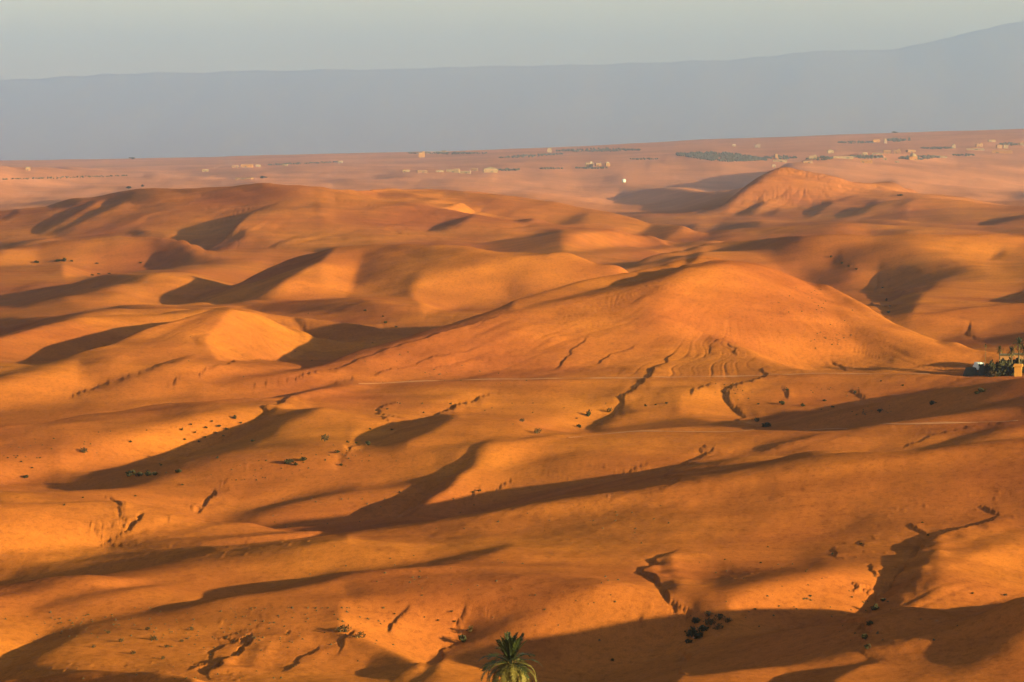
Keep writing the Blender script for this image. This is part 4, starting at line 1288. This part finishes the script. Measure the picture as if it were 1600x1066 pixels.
x, y, g = garden(1591, 0); k = mpp(y)
t = thing('hut', 'small ochre gate hut with a flat cap at the garden edge', 'hut', (x, y, g), -0.25)
b = MB(); b.box(-5.6 * k, 5.6 * k, -5 * k, 5 * k, -.6, 15 * k); place('wall', b.mesh('wall', M_OCHRE), t)
b = MB(); b.box(-7 * k, 7 * k, -6.4 * k, 6.4 * k, 15 * k + .003, 18 * k); b.box(-6.2 * k, 6.2 * k, -5.6 * k, 5.6 * k, 18 * k + .002, 19 * k); place('roof', b.mesh('roof', M_OCHRE), t)
b = MB(); b.box(-1 * k, 5.7 * k, -3.0 * k, 2.0 * k, .02, 12 * k)
d = MB(); d.box(5.62 * k, 5.85 * k, -2.6 * k, 2.6 * k, .02, 11 * k); place('door', d.mesh('door', M_WOOD), t)

for (px, w_, top, dY, label, m) in ((1572, 20, 555, 16, 'long earth-walled house half hidden behind the garden bushes', M_EARTH), (1594, 16, 554, 15, 'earth-walled house behind the ochre gate hut', M_EARTH)):
    x, y, g = garden(px, dY); k = mpp(y); h_ = h_at(top, y) - g
    t = thing('house', label, 'house', (x, y, g), -.2)
    b = MB(); b.box(-w_ / 2 * k, w_ / 2 * k, -1.8, 1.8, -1, h_); place('wall', b.mesh('wall', m), t)
    b = MB(); b.box(-w_ / 2 * k - .25, w_ / 2 * k + .25, -2.1, 2.1, h_ + .003, h_ + .28); place('roof', b.mesh('roof', M_WOOD), t)
    b = MB(); b.box(-.5, .5, -1.9, -1.7, .05, 1.9); place('door', b.mesh('door', M_WOOD), t)
    for sx in (-1, 1):
        b = MB(); b.box(sx * w_ * .3 * k - .25, sx * w_ * .3 * k + .25, -1.88, -1.7, 1.1, 1.8); place('window', b.mesh('window', M_GLASS), t)

# white van seen from behind
x, y, g = garden(1529, 9); k = mpp(y); top = h_at(566, y, 1529)
t = thing('van', 'white van parked beyond the foot of the hill, only its top showing', 'van', (x, y, top - 2.2), .15)
b = MB(); b.box(-.95, .95, -2.2, 1.3, .35, 2.15, .08); b.box(-.93, .93, 1.302, 2.3, .35, 1.25, .06); place('body', b.mesh('body', M_WHITE), t)
b = MB(); b.box(-.7, .7, -2.235, -2.19, 1.25, 1.85); place('rear_window', b.mesh('rear_window', M_GLASS), t)
for (sx, sy) in ((-1, -1), (1, -1), (-1, 1), (1, 1)):
    b = MB(); b.tube([(sx * .95, sy * 1.45, .35), (sx * .75, sy * 1.45, .35)], [.35, .35], 12); place('wheel', b.mesh('wheel', M_TYRE), t)

# two black tents
for (px, w_, top, dY, label) in ((1517, 10, 562, 7, 'low black tent peeking over the foot of the big hill'), (1537, 8, 562, 6, 'black tent between the white van and the bushes')):
    x, y, g = garden(px, dY); k = mpp(y); h_ = min(max(h_at(top, y, px) - g, 1.2), 2.4); w2 = w_ * k * 1.1
    t = thing('tent', label, 'tent', (x, y, g), .1)
    b = MB(); i = 0
    b.v += [(-w2, -1.6, -.3), (w2, -1.6, -.3), (w2, 1.6, -.3), (-w2, 1.6, -.3), (-w2 * .75, 0, h_ * .93), (0, 0, h_), (w2 * .75, 0, h_ * .9)]
    b.f += [(0, 1, 6, 5, 4), (2, 3, 4, 5, 6), (1, 2, 6), (3, 0, 4), (3, 2, 1, 0)]
    place('cloth', b.mesh('cloth', M_CLOTH), t)
    b = MB(); b.tube([(0, 0, h_ - .1), (0, 0, h_ + .25)], [.04, .03], 6); place('pole', b.mesh('pole', M_WOOD), t)

# garden trees and bushes
def garden_bush(px, top, base_dY, wpx, label, dry=False):
    x, y, g = garden(px, base_dY); k = mpp(y); h_ = max(h_at(top, y, px) - g, .8); r = random.Random(int(px))
    t = thing('bush', label, 'bush', (x, y, g - .1), r.uniform(0, 6))
    bank = DRYS if dry else SHRUBS
    s_ = wpx * k
    place('foliage', bank[int(px) % len(bank)], t, (0, 0, 0), (0, 0, 0), (s_, s_, h_ * 1.05)); place('stems', STEMS[int(px) % 3], t, (0, 0, 0), (0, 0, 0), (s_, s_, h_))
    place('foliage', bank[(int(px) + 1) % len(bank)], t, (0.08 * s_, 0, 0), (0, 0, 2.0), (s_ * .85, s_ * .85, h_ * .8))
garden_bush(1547, 553, 3, 15, 'dark bush nearest the black tent in the garden')
garden_bush(1555, 560, 1.5, 20, 'broad dark bush at the front of the garden')
garden_bush(1563, 550, 4, 14, 'tall narrow bush in the middle of the garden')
garden_bush(1572, 563, 2, 22, 'wide low bush before the long earth house')
garden_bush(1582, 566, 3, 18, 'dark bush pressed against the side of the gate hut')
garden_bush(1583, 551, 9, 18, 'spreading bush hiding the gap between the two earth houses')
garden_bush(1550, 571, 0, 14, 'mottled low bush at the foot of the garden', True)
garden_bush(1600, 560, 5, 16, 'dark bush behind the gate hut at the picture edge')
CP_ = ((1.0, 1.45, 8), (0.2, 1.0, 10), (-0.5, 0.3, 10), (-1.0, -0.5, 3))
def garden_palm(px, crown, dY, sc_, label, seed):
    x, y, g = garden(px, dY); zc = h_at(crown, y, px)
    palm(label, (x, y, g), max(zc - g, 1.0), sc_, CP_, seed)
garden_bush(1592, 545, 8, 14, 'tall bush in front of the earth house behind the gate hut')
garden_bush(1577, 557, 4, 16, 'dark bush before the wall of the long earth house')
garden_bush(1568, 548, 7, 10, 'thin upright bush at the corner of the long earth house')
garden_bush(1566, 556, 2, 16, 'dark bush between the two front garden bushes')
garden_bush(1588, 557, 6, 15, 'bush reaching over the roof of the gate hut')
garden_palm(1593, 538, 4, 0.85, 'tallest garden palm rising over the earth houses', 41)
garden_palm(1581, 549, 6, 0.7, 'middle-sized palm beside the tallest garden palm', 42)
garden_palm(1561, 546, 5, 0.5, 'small palm in the middle of the garden bushes', 43)
garden_palm(1540, 540, 5, 0.24, 'thin young palm standing over the black tent', 44)
garden_palm(1601, 548, 2, 0.8, 'palm cut by the picture edge behind the gate hut', 45)

# low stone wall below the garden
def stone_row(px0, px1, py0, py1, label, name, seed, hpx):
    r = random.Random(seed)
    a = spot(px0, py0); c = spot(px1, py1)
    t = thing(name, label, 'wall', a)
    b = MB(); n = 26; q = MB()
    for k_ in range(n):
        f = k_ / (n - 1); xx = a[0] + (c[0] - a[0]) * f + r.uniform(-.08, .08); yy_ = a[1] + (c[1] - a[1]) * f + r.uniform(-.1, .1)
        g2 = ground_z(xx, yy_); kk_ = mpp(yy_) * hpx
        w_ = abs(c[0] - a[0]) / n * .75
        b.box(xx - a[0] - w_, xx - a[0] + w_, yy_ - a[1] - .3, yy_ - a[1] + .3, g2 - a[2] - .3, g2 - a[2] + kk_ * r.uniform(.5, 1.0), .05)
    o = place('stones', b.mesh('stones', M_STONE), t); o['kind'] = 'stuff'
stone_row(1551, 1579, 582, 584, 'low grey stone wall at the foot of the garden', 'stone_wall', 3, 5)
stone_row(1521, 1550, 577, 583, 'thin dark row of low blocks trailing from the garden along the hill', 'low_block_row', 4, 1.6)  # row of low blocks built along a thin dark streak

# ---- scrub and stones too small to count
def scatter(name, m, regions, seed, h_lo, h_hi, flat):
    r = random.Random(seed); b = MB()
    for (px0, px1, py0, py1, n) in regions:
        cl = [(r.uniform(px0, px1), r.uniform(py0, py1), r.uniform(.05, .22)) for _ in range(max(2, n // 22))]
        for k_ in range(n):
            c = r.choice(cl)
            px = min(max(r.gauss(c[0], c[2] * (px1 - px0)), -20), 1620); py = min(max(r.gauss(c[1], c[2] * (py1 - py0)), py0), py1)
            x, y, g = spot(px, py); s_ = r.uniform(h_lo, h_hi) * (1 + y / 900)
            i = len(b.v); a = r.uniform(0, 6)
            for q in range(5):
                b.v.append((x + s_ * math.cos(a + q * 1.257) * r.uniform(.7, 1.2), y + s_ * math.sin(a + q * 1.257) * r.uniform(.7, 1.2), g - .05))
            b.v.append((x + r.uniform(-.3, .3) * s_, y, g + s_ * flat * r.uniform(.6, 1.3)))
            for q in range(5): b.f.append((i + q, i + (q + 1) % 5, i + 5))
    o = place(name, b.mesh(name, m)); o['kind'] = 'stuff'; o['label'] = 'thin scrub and stones scattered over the sand'
scatter('scrub', M_DRY, [(40, 560, 950, 1060, 260), (0, 420, 660, 750, 60), (430, 1000, 630, 720, 50), (1080, 1420, 600, 660, 70), (850, 1600, 790, 1000, 110), (400, 1100, 780, 930, 60), (1100, 1350, 450, 580, 60), (500, 1000, 490, 600, 50)], 9, .08, .2, .7)

# ---- thin strips, slightly paler than the soil, laid along the ridge crests
M_STRIP = mat('pale_strip', (0.235, 0.078, 0.033), 0.95, (0.29, 0.105, 0.046), 0.2)
def strip(pts, width):
    xs = np.arange(pts[0][0], pts[-1][0], 6.0)
    ys = smooth_interp(xs, [p[0] for p in pts], [p[1] for p in pts])
    W = [pick(float(a), float(b_)) for a, b_ in zip(xs, ys)]
    Yw = blur1(np.array([w_[1] for w_ in W]), 4, 0); Xw = np.array([w_[0] for w_ in W])
    b = MB()
    for (xa, ya), (xb, yb) in zip(zip(Xw[:-1], Yw[:-1]), zip(Xw[1:], Yw[1:])):
        q = []
        for (x, y) in ((xa, ya), (xb, yb)):
            for o_ in (-.5, .5):
                yy_ = y + o_ * width * (0.75 + 0.5 * math.sin(x * .31) * math.sin(x * .083))
                q.append((x, yy_, ground_z(x, yy_) + .09))
        b.quad(q[0], q[2], q[3], q[1])
    me = b.mesh('pale_ridge_strip', M_STRIP); o = place('pale_ridge_strip', me); o['kind'] = 'structure'
strip([(560, 601), (660, 596), (760, 593.5), (1000, 590.5), (1150, 588), (1300, 584), (1420, 585), (1500, 587)], 1.8)
strip([(890, 686), (1000, 674), (1100, 675.5), (1200, 673.5), (1300, 669), (1400, 664), (1595, 658.5)], 1.6)
print('objects', time.time() - T0)
